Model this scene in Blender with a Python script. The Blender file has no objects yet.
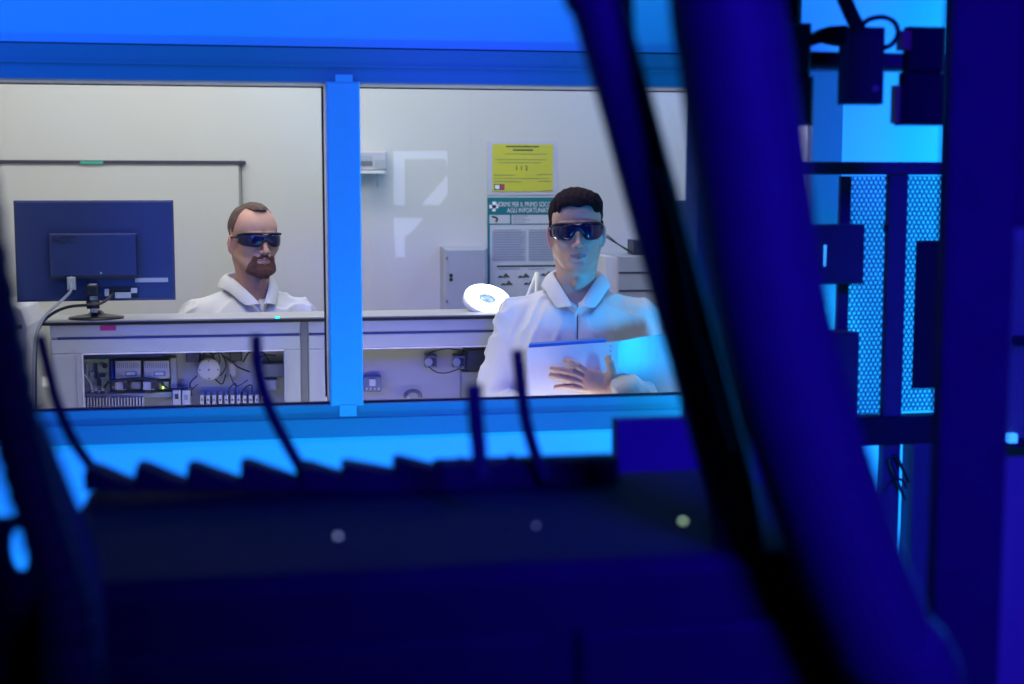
import bpy, bmesh, math, random
import numpy as np
from mathutils import Vector, Matrix, Euler
random.seed(4)
S = bpy.context.scene
COL = S.collection
R = math.radians
# ------------------------------------------------------------------ camera
CAMZ = 1.75
FPX = 1422.0
PITCH, YAW = 6.15, -10.2
cd = bpy.data.cameras.new('camera'); cam = bpy.data.objects.new('camera', cd); COL.objects.link(cam)
cam.location = (0, 0, CAMZ)
cam.rotation_euler = (R(90 - PITCH), 0, R(YAW))
cd.sensor_width = 36.0; cd.lens = FPX * 36 / 1024
cd.clip_start = 0.02; cd.clip_end = 60
cd.dof.use_dof = True; cd.dof.focus_distance = 4.35; cd.dof.aperture_fstop = 2.8
S.camera = cam
# ------------------------------------------------------------------ world, exposure
w = bpy.data.worlds.new('world'); S.world = w; w.use_nodes = True
w.node_tree.nodes['Background'].inputs[0].default_value = (0.004, 0.006, 0.02, 1)
w.node_tree.nodes['Background'].inputs[1].default_value = 0.3
vs = S.view_settings
vs.view_transform = 'Standard'; vs.look = 'None'; vs.gamma = 1.0; vs.use_curve_mapping = False
vs.exposure = 0.0
S.cycles.max_bounces = 8; S.cycles.transparent_max_bounces = 16
S.cycles.use_denoising = True
S.cycles.sample_clamp_indirect = 3.0
# ------------------------------------------------------------------ lamps
def area(name, loc, target, sx, sy, power, col, spread=180):
    d = bpy.data.lights.new(name, 'AREA'); d.shape = 'RECTANGLE'; d.size = sx; d.size_y = sy
    d.energy = power; d.color = col; d.spread = R(spread)
    o = bpy.data.objects.new(name, d); COL.objects.link(o); o.location = loc
    v = Vector(target) - Vector(loc)
    o.rotation_euler = v.to_track_quat('-Z', 'Y').to_euler()
    return o
CYAN = (0.006, 0.26, 1.0)
DEEP = (0.008, 0.09, 1.0)
VIOL = (0.022, 0.0, 1.0)
area('cyan_floor_lamp', (0.35, 3.05, 0.45), (0.35, 3.5, 1.0), 2.4, 0.12, 21, CYAN)
area('blue_top_lamp', (-0.1, 2.95, 2.78), (-0.1, 3.5, 2.1), 2.6, 0.12, 8.5, (0.008, 0.20, 1.0))
area('cyan_side_lamp', (1.50, 3.07, 1.25), (0.98, 3.95, 1.40), 0.12, 0.22, 3.4, (0.008, 0.40, 1.0), 80)
area('cyan_mullion_fill', (0.25, 2.05, 0.95), (0.25, 3.5, 1.35), 1.3, 0.1, 3.6, (0.004, 0.50, 1.0), 120)  # fill added to brighten the mullion and sill from the front
area('cyan_wall_lamp', (2.35, 3.15, 1.55), (1.45, 3.5, 1.6), 0.12, 1.6, 40, (0.006, 0.30, 1.0))
area('blue_left_lamp', (-1.9, 1.2, 2.6), (-0.5, 4.0, 1.5), 0.5, 0.5, 20, DEEP, 90)
area('blue_veil_fill', (0.65, -0.6, 2.72), (1.15, 1.9, 1.35), 0.5, 0.5, 36, VIOL, 66)  # fill added behind the camera for the blue veil on the foreground
area('lab_ceiling_lamp', (0.1, 3.9, 2.84), (0.1, 3.95, 0), 1.8, 0.3, 14, (1.0, 0.98, 0.96))
area('lab_back_ceiling_lamp', (-0.3, 5.0, 2.84), (-0.3, 5.1, 0), 2.2, 0.35, 22, (1.0, 0.99, 0.94))
area('lab_blue_spill_fill', (1.9, 4.9, 2.8), (1.0, 5.7, 1.6), 0.5, 0.5, 17, (0.28, 0.45, 1.0))  # fill added for blue spill on the right of the back wall
area('under_sill_fill', (0.5, 3.68, 0.99), (0.5, 4.0, 1.45), 1.5, 0.05, 3.2, (0.95, 0.96, 1.0))  # fill added below the sill to whiten the binder and cabinet front

# ------------------------------------------------------------------ pixel -> place
CM = Matrix.Translation(cam.location) @ cam.rotation_euler.to_matrix().to_4x4()
def px(u, v, y):
    d = (CM.to_3x3() @ Vector((u - 512, 342 - v, -FPX))).normalized()
    return Vector((0, 0, CAMZ)) + d * (y / d.y)
# ------------------------------------------------------------------ materials
def mat(name, col, rough=0.5, metal=0.0, noise=0.06, nscale=40.0, emit=None, estr=0.0, bump=0.0, spec=0.5, sss=0.0):
    m = bpy.data.materials.new(name); m.use_nodes = True
    nt = m.node_tree; b = nt.nodes['Principled BSDF']
    b.inputs['Roughness'].default_value = rough; b.inputs['Metallic'].default_value = metal
    b.inputs['Specular IOR Level'].default_value = spec
    if sss:
        b.inputs['Subsurface Weight'].default_value = sss
        b.inputs['Subsurface Radius'].default_value = (0.012, 0.005, 0.003); b.inputs['Subsurface Scale'].default_value = 1.0
    tc = nt.nodes.new('ShaderNodeTexCoord'); n = nt.nodes.new('ShaderNodeTexNoise')
    n.inputs['Scale'].default_value = nscale; n.inputs['Detail'].default_value = 3
    nt.links.new(tc.outputs['Object'], n.inputs['Vector'])
    mx = nt.nodes.new('ShaderNodeMix'); mx.data_type = 'RGBA'
    c = Vector(col)
    lo = [max(0, x * (1 - noise)) for x in c]; hi = [min(1, x * (1 + noise)) for x in c]
    mx.inputs[6].default_value = (*lo, 1); mx.inputs[7].default_value = (*hi, 1)
    nt.links.new(n.outputs['Fac'], mx.inputs[0]); nt.links.new(mx.outputs[2], b.inputs['Base Color'])
    if bump:
        bp = nt.nodes.new('ShaderNodeBump'); bp.inputs['Strength'].default_value = bump; bp.inputs['Distance'].default_value = 0.01
        nt.links.new(n.outputs['Fac'], bp.inputs['Height']); nt.links.new(bp.outputs[0], b.inputs['Normal'])
    if emit:
        b.inputs['Emission Color'].default_value = (*emit, 1); b.inputs['Emission Strength'].default_value = estr
    return m
M = {}
M['lab_wall'] = mat('lab_wall_paint', (0.60, 0.60, 0.565), 0.6, nscale=3, noise=0.03)
M['blue_wall'] = mat('white_wall_paint', (0.78, 0.78, 0.78), 0.6, nscale=4, noise=0.03)
M['floor'] = mat('grey_vinyl_floor', (0.12, 0.12, 0.13), 0.5, nscale=8, noise=0.15)
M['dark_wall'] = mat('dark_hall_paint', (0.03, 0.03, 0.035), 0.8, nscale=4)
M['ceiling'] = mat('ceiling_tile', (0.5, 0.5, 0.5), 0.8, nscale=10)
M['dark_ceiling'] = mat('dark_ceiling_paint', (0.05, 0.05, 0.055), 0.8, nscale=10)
M['frame'] = mat('aluminium_frame_paint', (0.25, 0.26, 0.28), 0.4, nscale=30, noise=0.04)
M['mullion'] = mat('white_mullion_paint', (0.6, 0.6, 0.6), 0.4, nscale=30, noise=0.03)
M['gasket'] = mat('black_rubber_gasket', (0.01, 0.01, 0.015), 0.7)
M['white_trim'] = mat('white_bead', (0.85, 0.84, 0.86), 0.4)
M['machine'] = mat('black_machine_paint', (0.02, 0.018, 0.03), 0.75, nscale=20, noise=0.2, bump=0.1, spec=0.12)
M['machine_veil'] = mat('veil_tinted_black_enamel', (0.07, 0.06, 0.10), 0.7, nscale=20, noise=0.15, spec=0.15)  # lens veil over the dark machinery is put into this violet-blue colour
M['rubber'] = mat('black_rubber', (0.035, 0.03, 0.05), 0.6, nscale=60, noise=0.2, bump=0.1, spec=0.2)
M['steel'] = mat('brushed_steel', (0.42, 0.44, 0.47), 0.35, metal=0.5, nscale=60, noise=0.06)
M['cab'] = mat('light_grey_enamel', (0.46, 0.49, 0.53), 0.35, nscale=25, noise=0.05)
M['cab_dark'] = mat('mid_grey_enamel', (0.16, 0.17, 0.19), 0.4, nscale=25)
M['cab_blue'] = mat('dark_blue_strip', (0.03, 0.05, 0.22), 0.35)
M['cab_back'] = mat('galvanised_backplate', (0.40, 0.41, 0.42), 0.45, nscale=12, noise=0.12)
M['beige'] = mat('beige_backplate', (0.52, 0.51, 0.45), 0.5, nscale=12, noise=0.05)
M['black'] = mat('black_plastic', (0.015, 0.015, 0.02), 0.3)
M['monitor'] = mat('blue_sheen_black_plastic', (0.03, 0.045, 0.15), 0.25, nscale=20)  # blue light from the hall is put into the black plastic's colour
M['white_plastic'] = mat('white_plastic', (0.7, 0.7, 0.7), 0.4)
M['grey_plastic'] = mat('grey_plastic', (0.38, 0.4, 0.42), 0.45)
M['lilac_grey'] = mat('pale_grey_plastic', (0.5, 0.5, 0.55), 0.45)
M['pcb'] = mat('pale_green_circuit_board', (0.30, 0.38, 0.30), 0.5, nscale=70, noise=0.4)
M['wire_dark'] = mat('dark_wire', (0.03, 0.035, 0.06), 0.4)
M['wire_grey'] = mat('grey_wire', (0.35, 0.38, 0.42), 0.4)
M['cream'] = mat('cream_disc', (0.72, 0.70, 0.58), 0.5)
M['magenta'] = mat('magenta_sticker', (0.55, 0.03, 0.2), 0.5)
M['green_label'] = mat('green_sticker', (0.05, 0.45, 0.3), 0.5)
M['yellow'] = mat('yellow_paper', (0.62, 0.60, 0.05), 0.6, nscale=20, noise=0.05)
M['sleeve'] = mat('clear_wallet', (0.55, 0.56, 0.66), 0.25)
M['ink'] = mat('dark_ink', (0.06, 0.08, 0.05), 0.6)
M['ink_soft'] = mat('faded_ink', (0.28, 0.30, 0.12), 0.6)
M['poster'] = mat('poster_paper', (0.55, 0.58, 0.60), 0.5)
M['poster_green'] = mat('poster_green_ink', (0.0, 0.17, 0.20), 0.5)
M['poster_grey'] = mat('poster_grey_ink', (0.22, 0.26, 0.33), 0.5)
M['poster_tint'] = mat('poster_tint_ink', (0.38, 0.42, 0.47), 0.5)
M['poster_white'] = mat('poster_white_ink', (0.85, 0.85, 0.9), 0.5)
M['skin'] = mat('skin', (0.58, 0.35, 0.26), 0.5, nscale=120, noise=0.07, sss=0.12)
M['skin_l'] = mat('skin_tan', (0.56, 0.30, 0.21), 0.5, nscale=120, noise=0.08, sss=0.12)
M['lips'] = mat('lips', (0.38, 0.16, 0.15), 0.45, nscale=120)
M['ear'] = mat('ear_skin', (0.62, 0.28, 0.24), 0.5, nscale=120)
M['hair_dark'] = mat('dark_brown_hair', (0.016, 0.008, 0.010), 0.9, spec=0.1, nscale=220, noise=0.7, bump=0.6)
M['hair_brown'] = mat('short_brown_hair', (0.10, 0.055, 0.04), 0.65, nscale=260, noise=0.6, bump=0.6)
M['beard'] = mat('auburn_beard', (0.13, 0.045, 0.03), 0.7, nscale=260, noise=0.6, bump=0.7)
M['coat'] = mat('white_coat_cotton', (0.66, 0.66, 0.67), 0.75, nscale=25, noise=0.02, bump=0.15)
M['tshirt'] = mat('navy_cotton', (0.012, 0.015, 0.05), 0.8)
M['trousers'] = mat('dark_trousers', (0.03, 0.035, 0.05), 0.8)
M['shoe'] = mat('black_shoe_leather', (0.02, 0.02, 0.02), 0.4)
M['lens'] = mat('dark_lens', (0.006, 0.006, 0.045), 0.08, spec=0.6)
M['eye'] = mat('eye_white', (0.8, 0.8, 0.8), 0.2)
M['page'] = mat('white_cover', (0.82, 0.82, 0.84), 0.4, nscale=10, noise=0.02)
M['binder_blue'] = mat('blue_page_edges', (0.02, 0.16, 0.62), 0.5)
M['cover_blue'] = mat('pale_blue_cover', (0.26, 0.38, 0.46), 0.3, nscale=10)
M['lamp_on'] = mat('lit_diffuser', (1, 1, 1), 0.5, emit=(0.80, 0.92, 1.0), estr=7)
M['reflection_glow'] = mat('reflection_shape_glow', (.5, .5, .5), 0.5, emit=(0.55, 0.60, 1.0), estr=3.6)
M['top'] = mat('pale_grey_laminate', (0.40, 0.40, 0.39), 0.6)
M['board_frame'] = mat('dark_violet_grey_frame', (0.05, 0.045, 0.08), 0.5)
M['led_green'] = mat('pale_green_led', (0.4, 0.6, 0.4), 0.5, emit=(0.40, 0.62, 0.45), estr=2.2)
M['led_dim'] = mat('dim_grey_led', (0.4, 0.5, 0.5), 0.5, emit=(0.4, 0.5, 0.6), estr=.9)
M['led_yellow'] = mat('yellow_led', (0.6, 0.9, 0.1), 0.5, emit=(0.6, 1.0, 0.1), estr=2)
M['glint_blue'] = mat('blue_glint_glow', (0.05, 0.4, 1), 0.5, emit=(0.05, 0.42, 1.0), estr=1.2)  # glow that stands in for blue reflections and gaps of light
M['led_teal'] = mat('teal_led', (0.05, 0.7, 0.6), 0.5, emit=(0.05, 0.9, 0.8), estr=1.0)
M['brass'] = mat('copper_pink_metal', (0.32, 0.16, 0.13), 0.5, metal=0.2)
M['mesh_black'] = mat('black_perforated_steel', (0.03, 0.03, 0.06), 0.6, spec=0.15)
M['mesh_grey'] = mat('grey_perforated_steel', (0.2, 0.2, 0.19), 0.6, spec=.1)
def glass_mat():
    m = bpy.data.materials.new('clear_window_glass'); m.use_nodes = True; nt = m.node_tree
    nt.nodes.clear()
    o = nt.nodes.new('ShaderNodeOutputMaterial'); mx = nt.nodes.new('ShaderNodeMixShader')
    t = nt.nodes.new('ShaderNodeBsdfTransparent'); g = nt.nodes.new('ShaderNodeBsdfGlossy')
    f = nt.nodes.new('ShaderNodeFresnel'); f.inputs[0].default_value = 1.45
    t.inputs[0].default_value = (0.97, 0.98, 0.985, 1); g.inputs['Roughness'].default_value = 0.0
    nt.links.new(f.outputs[0], mx.inputs[0]); nt.links.new(t.outputs[0], mx.inputs[1]); nt.links.new(g.outputs[0], mx.inputs[2])
    nt.links.new(mx.outputs[0], o.inputs[0]); return m
M['glass'] = glass_mat()

# ------------------------------------------------------------------ mesh helpers
class MB:
    def __init__(s): s.v = []; s.f = []; s.sm = []
    def add(s, vs, fs, smooth=False):
        o = len(s.v); s.v += [tuple(x) for x in vs]; s.f += [tuple(i + o for i in q) for q in fs]; s.sm += [smooth] * len(fs); return s
    def box(s, a, b):
        x0, y0, z0 = [min(p, q) for p, q in zip(a, b)]; x1, y1, z1 = [max(p, q) for p, q in zip(a, b)]
        vs = [(x0,y0,z0),(x1,y0,z0),(x1,y1,z0),(x0,y1,z0),(x0,y0,z1),(x1,y0,z1),(x1,y1,z1),(x0,y1,z1)]
        return s.add(vs, [(0,3,2,1),(4,5,6,7),(0,1,5,4),(1,2,6,5),(2,3,7,6),(3,0,4,7)])
    def cbox(s, a, b, c=0.004):          # box with chamfered vertical+horizontal edges on the front (-y) face
        x0, y0, z0 = [min(p, q) for p, q in zip(a, b)]; x1, y1, z1 = [max(p, q) for p, q in zip(a, b)]
        c = min(c, (x1-x0)*.4, (z1-z0)*.4, (y1-y0)*.6)
        loop = lambda y, k: [(x0+k,y,z0+k),(x1-k,y,z0+k),(x1-k,y,z1-k),(x0+k,y,z1-k)]
        vs = loop(y0, c) + loop(y0 + c, 0) + loop(y1, 0)
        fs = [(0,1,2,3),(11,10,9,8)]
        for r in (0, 4):
            for i in range(4): j = (i+1) % 4; fs.append((r+i, r+4+i, r+4+j, r+j))
        return s.add(vs, fs)
    def prism(s, pts, y0, y1):           # pts (x,z) polygon extruded in y
        n = len(pts)
        vs = [(x, y0, z) for x, z in pts] + [(x, y1, z) for x, z in pts]
        fs = [tuple(range(n)), tuple(range(2*n-1, n-1, -1))] + [(i, i+n, (i+1) % n + n, (i+1) % n) for i in range(n)]
        return s.add(vs, fs)
    def cyl(s, p, q, r0, r1=None, n=20, cap=True):
        r1 = r0 if r1 is None else r1
        p, q = Vector(p), Vector(q); d = (q - p).normalized()
        a = d.orthogonal().normalized(); b = d.cross(a)
        vs = []
        for c, r in ((p, r0), (q, r1)):
            vs += [c + r*(math.cos(2*math.pi*i/n)*a + math.sin(2*math.pi*i/n)*b) for i in range(n)]
        s.add(vs, [(i, (i+1) % n, (i+1) % n + n, i+n) for i in range(n)], True)
        if cap: s.add(vs, [tuple(range(n-1, -1, -1)), tuple(range(n, 2*n))])
        return s
    def tube(s, pts, r, n=10, sub=8):
        P = [Vector(p) for p in pts]
        if len(P) > 2:
            Q = []
            for i in range(len(P)-1):
                p0 = P[max(i-1, 0)]; p1 = P[i]; p2 = P[i+1]; p3 = P[min(i+2, len(P)-1)]
                for k in range(sub):
                    t = k/sub
                    Q.append(0.5*((2*p1) + (p2-p0)*t + (2*p0-5*p1+4*p2-p3)*t*t + (3*p1-p0-3*p2+p3)*t**3))
            Q.append(P[-1]); P = Q
        rr = r if callable(r) else (lambda t: r)
        vs = []; N = len(P); prev = None
        for i, p in enumerate(P):
            d = (P[min(i+1, N-1)] - P[max(i-1, 0)]).normalized()
            if prev is None: a = d.orthogonal().normalized()
            else: a = (prev - d*prev.dot(d)).normalized()
            prev = a; b = d.cross(a); q = rr(i/(N-1))
            vs += [p + q*(math.cos(2*math.pi*k/n)*a + math.sin(2*math.pi*k/n)*b) for k in range(n)]
        s.add(vs, [(i*n+k, i*n+(k+1) % n, (i+1)*n+(k+1) % n, (i+1)*n+k) for i in range(N-1) for k in range(n)], True)
        s.add(vs, [tuple(range(n-1, -1, -1)), tuple(range((N-1)*n, N*n))])
        return s
    def lathe(s, c, prof, n=28, axis='z', smooth=True):      # prof: (r, h)
        vs = []
        for r, h in prof:
            for i in range(n):
                a = 2*math.pi*i/n; u, v = r*math.cos(a), r*math.sin(a)
                if axis == 'z': vs.append((c[0]+u, c[1]+v, c[2]+h))
                else: vs.append((c[0]+u, c[1]+h, c[2]-v))
        m = len(prof)
        s.add(vs, [(i*n+k, i*n+(k+1) % n, (i+1)*n+(k+1) % n, (i+1)*n+k) for i in range(m-1) for k in range(n)], smooth)
        s.add(vs, [tuple(range(n-1, -1, -1)), tuple(range((m-1)*n, m*n))])
        return s
    def build(s, name, m, parent=None, origin=None, bevel=0.0):
        me = bpy.data.meshes.new(name)
        o = Vector(origin) if origin is not None else Vector((0, 0, 0))
        me.from_pydata([tuple(Vector(v) - o) for v in s.v], [], s.f); me.validate()
        if len(me.polygons) == len(s.sm): me.polygons.foreach_set('use_smooth', s.sm)
        bm = bmesh.new(); bm.from_mesh(me); bmesh.ops.remove_doubles(bm, verts=bm.verts, dist=1e-6)
        bmesh.ops.recalc_face_normals(bm, faces=bm.faces); bm.to_mesh(me); bm.free()
        me.materials.append(m)
        ob = bpy.data.objects.new(name, me); COL.objects.link(ob)
        if parent is not None:
            ob.parent = parent
            ob.location = o - Vector(parent.get('_o', (0, 0, 0))) if parent.parent is None or True else o
        else: ob.location = o
        ob['_o'] = tuple(o)
        if bevel:
            md = ob.modifiers.new('bevel', 'BEVEL'); md.width = bevel; md.segments = 2; md.limit_method = 'ANGLE'
        return ob
def tag(o, label, cat, group=None, kind=None):
    o['label'] = label; o['category'] = cat
    if group: o['group'] = group
    if kind: o['kind'] = kind
    return o
def thing(name, loc, label, cat, group=None):
    o = bpy.data.objects.new(name, None); COL.objects.link(o); o.empty_display_size = 0.05
    o.location = loc; o['_o'] = tuple(loc)
    return tag(o, label, cat, group)
def struct(name, mb, m, parent=None, **k):
    o = mb.build(name, m, parent, **k)
    if parent is None: o['kind'] = 'structure'
    return o
def pxbox(mb, u0, v0, u1, v1, y0, y1, c=0.0):
    a = px(u0, v0, y0); b = px(u1, v1, y0)
    return mb.cbox((a.x, y0, a.z), (b.x, y1, b.z), c) if c else mb.box((a.x, y0, a.z), (b.x, y1, b.z))
def pxprism(mb, pts, y0, y1):
    return mb.prism([(px(u, v, y0).x, px(u, v, y0).z) for u, v in pts], y0, y1)
def text(body, size, loc, m, parent, name='lettering', align='CENTER', depth=0.0004, sx=1.0):
    c = bpy.data.curves.new(name, 'FONT'); c.body = body; c.size = size; c.extrude = depth; c.align_x = align; c.align_y = 'CENTER'
    t = bpy.data.objects.new(name, c); COL.objects.link(t); bpy.context.view_layer.update()
    me = bpy.data.meshes.new_from_object(t.evaluated_get(bpy.context.evaluated_depsgraph_get())); bpy.data.objects.remove(t); bpy.data.curves.remove(c)
    me.materials.clear(); me.materials.append(m); o = bpy.data.objects.new(name, me); COL.objects.link(o)
    o.parent = parent; o.location = Vector(loc) - Vector(parent.get('_o', (0, 0, 0))); o.rotation_euler = (R(90), 0, 0); o.scale = (sx, 1, 1)
    return o

# ------------------------------------------------------------------ room shell
YW, YB = 3.50, 5.70         # face of the window wall, back wall of the lab
XL, XR, YR, ZC = -2.3, 2.9, -1.7, 2.9
WT = 0.12
struct('floor', MB().box((XL-.1, YR-.1, -0.1), (XR+.1, YB+.1, 0)), M['floor'])
struct('ceiling', MB().box((XL-.1, YW+WT, ZC), (XR+.1, YB+.1, ZC+.1)), M['ceiling'])
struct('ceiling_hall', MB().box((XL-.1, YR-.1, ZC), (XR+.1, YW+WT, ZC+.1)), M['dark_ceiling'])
struct('wall_back', MB().box((XL, YB, 0), (XR, YB+.1, ZC)), M['lab_wall'])
struct('wall_left', MB().box((XL-.1, YW+WT, 0), (XL, YB+.1, ZC)), M['lab_wall'])
struct('wall_right', MB().box((XR, YW+WT, 0), (XR+.1, YB+.1, ZC)), M['lab_wall'])
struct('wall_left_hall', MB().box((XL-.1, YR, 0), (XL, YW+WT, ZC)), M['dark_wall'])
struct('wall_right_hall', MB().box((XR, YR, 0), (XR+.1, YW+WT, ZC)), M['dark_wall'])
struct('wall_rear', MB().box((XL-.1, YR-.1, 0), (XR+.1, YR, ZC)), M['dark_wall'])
# window geometry
ztop = px(0, 79, YW).z; zbot = px(30, 411, YW).z
xm0 = px(328, 240, YW-.02).x; xm1 = px(361, 240, YW-.02).x
xw0, xw1 = xm0 - 1.0, px(807, 200, YW).x
FH = px(0, 44, YW).z - ztop
wl = MB()
ox0, ox1, oz0, oz1 = xw0-.05, xw1+.05, zbot-.05, ztop+.05
wl.box((XL, YW, 0), (ox0, YW+WT, ZC)).box((ox1, YW, 0), (XR, YW+WT, ZC)).box((ox0, YW, 0), (ox1, YW+WT, oz0)).box((ox0, YW, oz1), (ox1, YW+WT, ZC))
struct('wall_middle', wl, M['blue_wall'])
wf = MB()
def frame_rail(z0, z1, sgn):
    # stepped aluminium profile in three bands
    h = (z1 - z0)
    if sgn > 0:
        wf.box((xw0-FH, YW-.030, z0), (xw1+FH, YW+.0119, z0+h*.45)); wf.box((ox0+.001, YW+.012, z0+.003), (ox1-.001, YW+.119, oz1-.001)); wf.box((xw0-FH, YW-.036, z0+h*.45), (xw1+FH, YW+.05, z0+h*.52)); wf.box((xw0-FH, YW-.034, z0+h*.52), (xw1+FH, YW+.05, z1))
    else:
        wf.box((xw0-FH, YW-.030, z1-h*.42), (xw1+FH, YW+.012, z1)); wf.box((xw0-FH, YW-.0385, z1-h*.47), (xw1+FH, YW+.012, z1-h*.42)); wf.box((xw0-FH, YW-.036, z0), (xw1+FH, YW+.012, z1-h*.47))
frame_rail(ztop, ztop+FH, 1); frame_rail(zbot-FH, zbot, -1)
wf.box((xw0-FH, YW-.03, zbot), (xw0, YW+.06, ztop)); wf.box((xw1, YW-.03, zbot), (xw1+FH, YW+.06, ztop))
win = struct('window_1', wf, M['frame'])
struct('mullion', MB().cbox((xm0, YW-.040, zbot-.002), (xm1, YW+.119, ztop+.002), .004).box((xm0+.022, YW-.0405, zbot-.028), (xm1-.017, YW-.034, zbot)).box((xm0+.022, YW-.0405, ztop), (xm1-.017, YW-.034, ztop+.018)), M['mullion'], win)
# dark seams
struct('trim_1', MB().box((xw0-FH, YW-.006, ztop+FH), (xw1+FH, YW, ztop+FH+.006)), M['gasket'], win)
for a, b in ((xw0, xm0), (xm1, xw1)):
    struct('bead', MB().box((a, YW+.012, ztop-.0006), (b, YW+.112, ztop+.003)).box((b-.0006, YW+.012, zbot), (b+.002, YW+.112, ztop)), M['white_trim'], win)
    g = MB().box((a, YW-.01, zbot), (b, YW+.012, zbot+.0035)).box((a, YW+.112, ztop-.0035), (b, YW+.119, ztop)).box((b-.0055, YW+.112, zbot), (b-.0005, YW+.119, ztop-.0035))
    struct('gasket', g, M['gasket'], win)
    struct('pane', MB().box((a+.001, YW+.003, zbot+.001), (b-.001, YW+.009, ztop-.001)), M['glass'], win)
struct('window_sill', MB().box((ox0+.01, YW+.013, zbot-.049), (ox1-.01, YW+WT+.01, zbot-.040)), M['cab_dark'], win)
struct('reveal', MB().box((ox0+.01, YW+.06, ztop), (ox1-.01, YW+WT, ztop+.04)).box((xw1, YW+.06, zbot), (xw1+.04, YW+WT, ztop)).box((xw0-.04, YW+.06, zbot), (xw0, YW+WT, ztop)), M['white_trim'], win)

# ------------------------------------------------------------------ implicit surfaces (for bodies and cloth)
class Field:
    def __init__(s, lo, hi, h):
        s.lo = np.array(lo, float); s.h = h
        n = np.ceil((np.array(hi) - s.lo)/h).astype(int) + 1; s.n = n
        s.ax = [s.lo[i] + h*np.arange(n[i]) for i in range(3)]
        s.F = np.full(n, 1.0, np.float32)
    def reg(s, lo, hi):
        sl = []
        for i in range(3):
            a = int(max(0, math.floor((lo[i]-s.lo[i])/s.h))); b = int(min(s.n[i], math.ceil((hi[i]-s.lo[i])/s.h)+1))
            if b <= a: return None, None
            sl.append(slice(a, b))
        g = np.meshgrid(s.ax[0][sl[0]], s.ax[1][sl[1]], s.ax[2][sl[2]], indexing='ij', sparse=True)
        return tuple(sl), g
    def comb(s, sl, d, k, op):
        A = s.F[sl]
        if op == 'u':
            h = np.clip(0.5 + 0.5*(A - d)/k, 0, 1); s.F[sl] = A*(1-h) + d*h - k*h*(1-h)
        else:
            d = -d; h = np.clip(0.5 - 0.5*(A - d)/k, 0, 1); s.F[sl] = A*(1-h) + d*h + k*h*(1-h)
    def ell(s, c, r, k=.01, op='u', rot=None):
        m = max(r) + 3*k + .03
        sl, g = s.reg([x-m for x in c], [x+m for x in c])
        if sl is None: return s
        x, y, z = [g[i]-c[i] for i in range(3)]
        if rot is not None:
            Rm = Euler([R(a) for a in rot]).to_matrix().transposed()
            x, y, z = [Rm[i][0]*x + Rm[i][1]*y + Rm[i][2]*z for i in range(3)]
        k0 = np.sqrt((x/r[0])**2+(y/r[1])**2+(z/r[2])**2) + 1e-9; k1 = np.sqrt((x/r[0]**2)**2+(y/r[1]**2)**2+(z/r[2]**2)**2) + 1e-9
        s.comb(sl, (k0*(k0-1)/k1).astype(np.float32), k, op); return s
    def cone(s, a, b, ra, rb, k=.01, op='u', sq=(1, 1, 1)):
        a = np.array(a, float); b = np.array(b, float); m = max(ra, rb) + 3*k + .03
        sl, g = s.reg(np.minimum(a, b)-m, np.maximum(a, b)+m)
        if sl is None: return s
        ba = b-a; L = (ba**2).sum()
        x, y, z = [g[i]-a[i] for i in range(3)]
        t = np.clip((x*ba[0]+y*ba[1]+z*ba[2])/L, 0, 1)
        d = np.sqrt(((x-ba[0]*t)*sq[0])**2+((y-ba[1]*t)*sq[1])**2+((z-ba[2]*t)*sq[2])**2) - (ra+(rb-ra)*t)
        s.comb(sl, d.astype(np.float32), k, op); return s
    def fn(s, f, k=.004, op='u'):
        sl = (slice(None),)*3; g = np.meshgrid(*s.ax, indexing='ij', sparse=True)
        s.comb(sl, np.broadcast_to(f(*g), s.F.shape).astype(np.float32), k, op); return s
    def disp(s, f):
        g = np.meshgrid(*s.ax, indexing='ij', sparse=True); s.F = (s.F + f(*g)).astype(np.float32); return s
    def nets(s):
        F = s.F; F = np.pad(F[1:-1, 1:-1, 1:-1], 1, constant_values=1.0)
        ins = F < 0
        n = np.array(F.shape) - 1
        cnt = np.zeros(n, np.int8)
        for a in (0, 1):
            for b in (0, 1):
                for c in (0, 1): cnt += ins[a:n[0]+a, b:n[1]+b, c:n[2]+c]
        act = (cnt > 0) & (cnt < 8); idx = np.full(n, -1, np.int64); I = np.argwhere(act); idx[act] = np.arange(len(I))
        acc = np.zeros((len(I), 3)); num = np.zeros(len(I))
        C = [(a, b, c) for a in (0, 1) for b in (0, 1) for c in (0, 1)]
        for p in C:
            for ax in range(3):
                if p[ax]: continue
                q = list(p); q[ax] = 1
                f0 = F[I[:, 0]+p[0], I[:, 1]+p[1], I[:, 2]+p[2]]; f1 = F[I[:, 0]+q[0], I[:, 1]+q[1], I[:, 2]+q[2]]
                m = (f0 < 0) != (f1 < 0); t = np.where(m, f0/np.where(m, f0-f1, 1), 0)
                pt = np.array(p, float)[None].repeat(len(I), 0); pt[:, ax] += t
                acc[m] += pt[m]; num[m] += 1
        V = s.lo + s.h*(I + acc/num[:, None])
        faces = []
        for ax in range(3):
            u, v = (ax+1) % 3, (ax+2) % 3
            sa = [slice(None)]*3; sb = [slice(None)]*3; sa[ax] = slice(0, -1); sb[ax] = slice(1, None)
            ch = ins[tuple(sa)] != ins[tuple(sb)]; E = np.argwhere(ch)
            E = E[(E[:, u] > 0) & (E[:, v] > 0) & (E[:, u] < n[u]) & (E[:, v] < n[v])]
            def at(du, dv):
                e = E.copy(); e[:, u] -= du; e[:, v] -= dv; return idx[e[:, 0], e[:, 1], e[:, 2]]
            q = np.stack([at(0, 0), at(1, 0), at(1, 1), at(0, 1)], 1)
            fl = ~ins[E[:, 0], E[:, 1], E[:, 2]]; q[fl] = q[fl][:, ::-1]; faces.append(q)
        Q = np.concatenate(faces); Q = Q[(Q >= 0).all(1)]
        return V, Q
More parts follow.
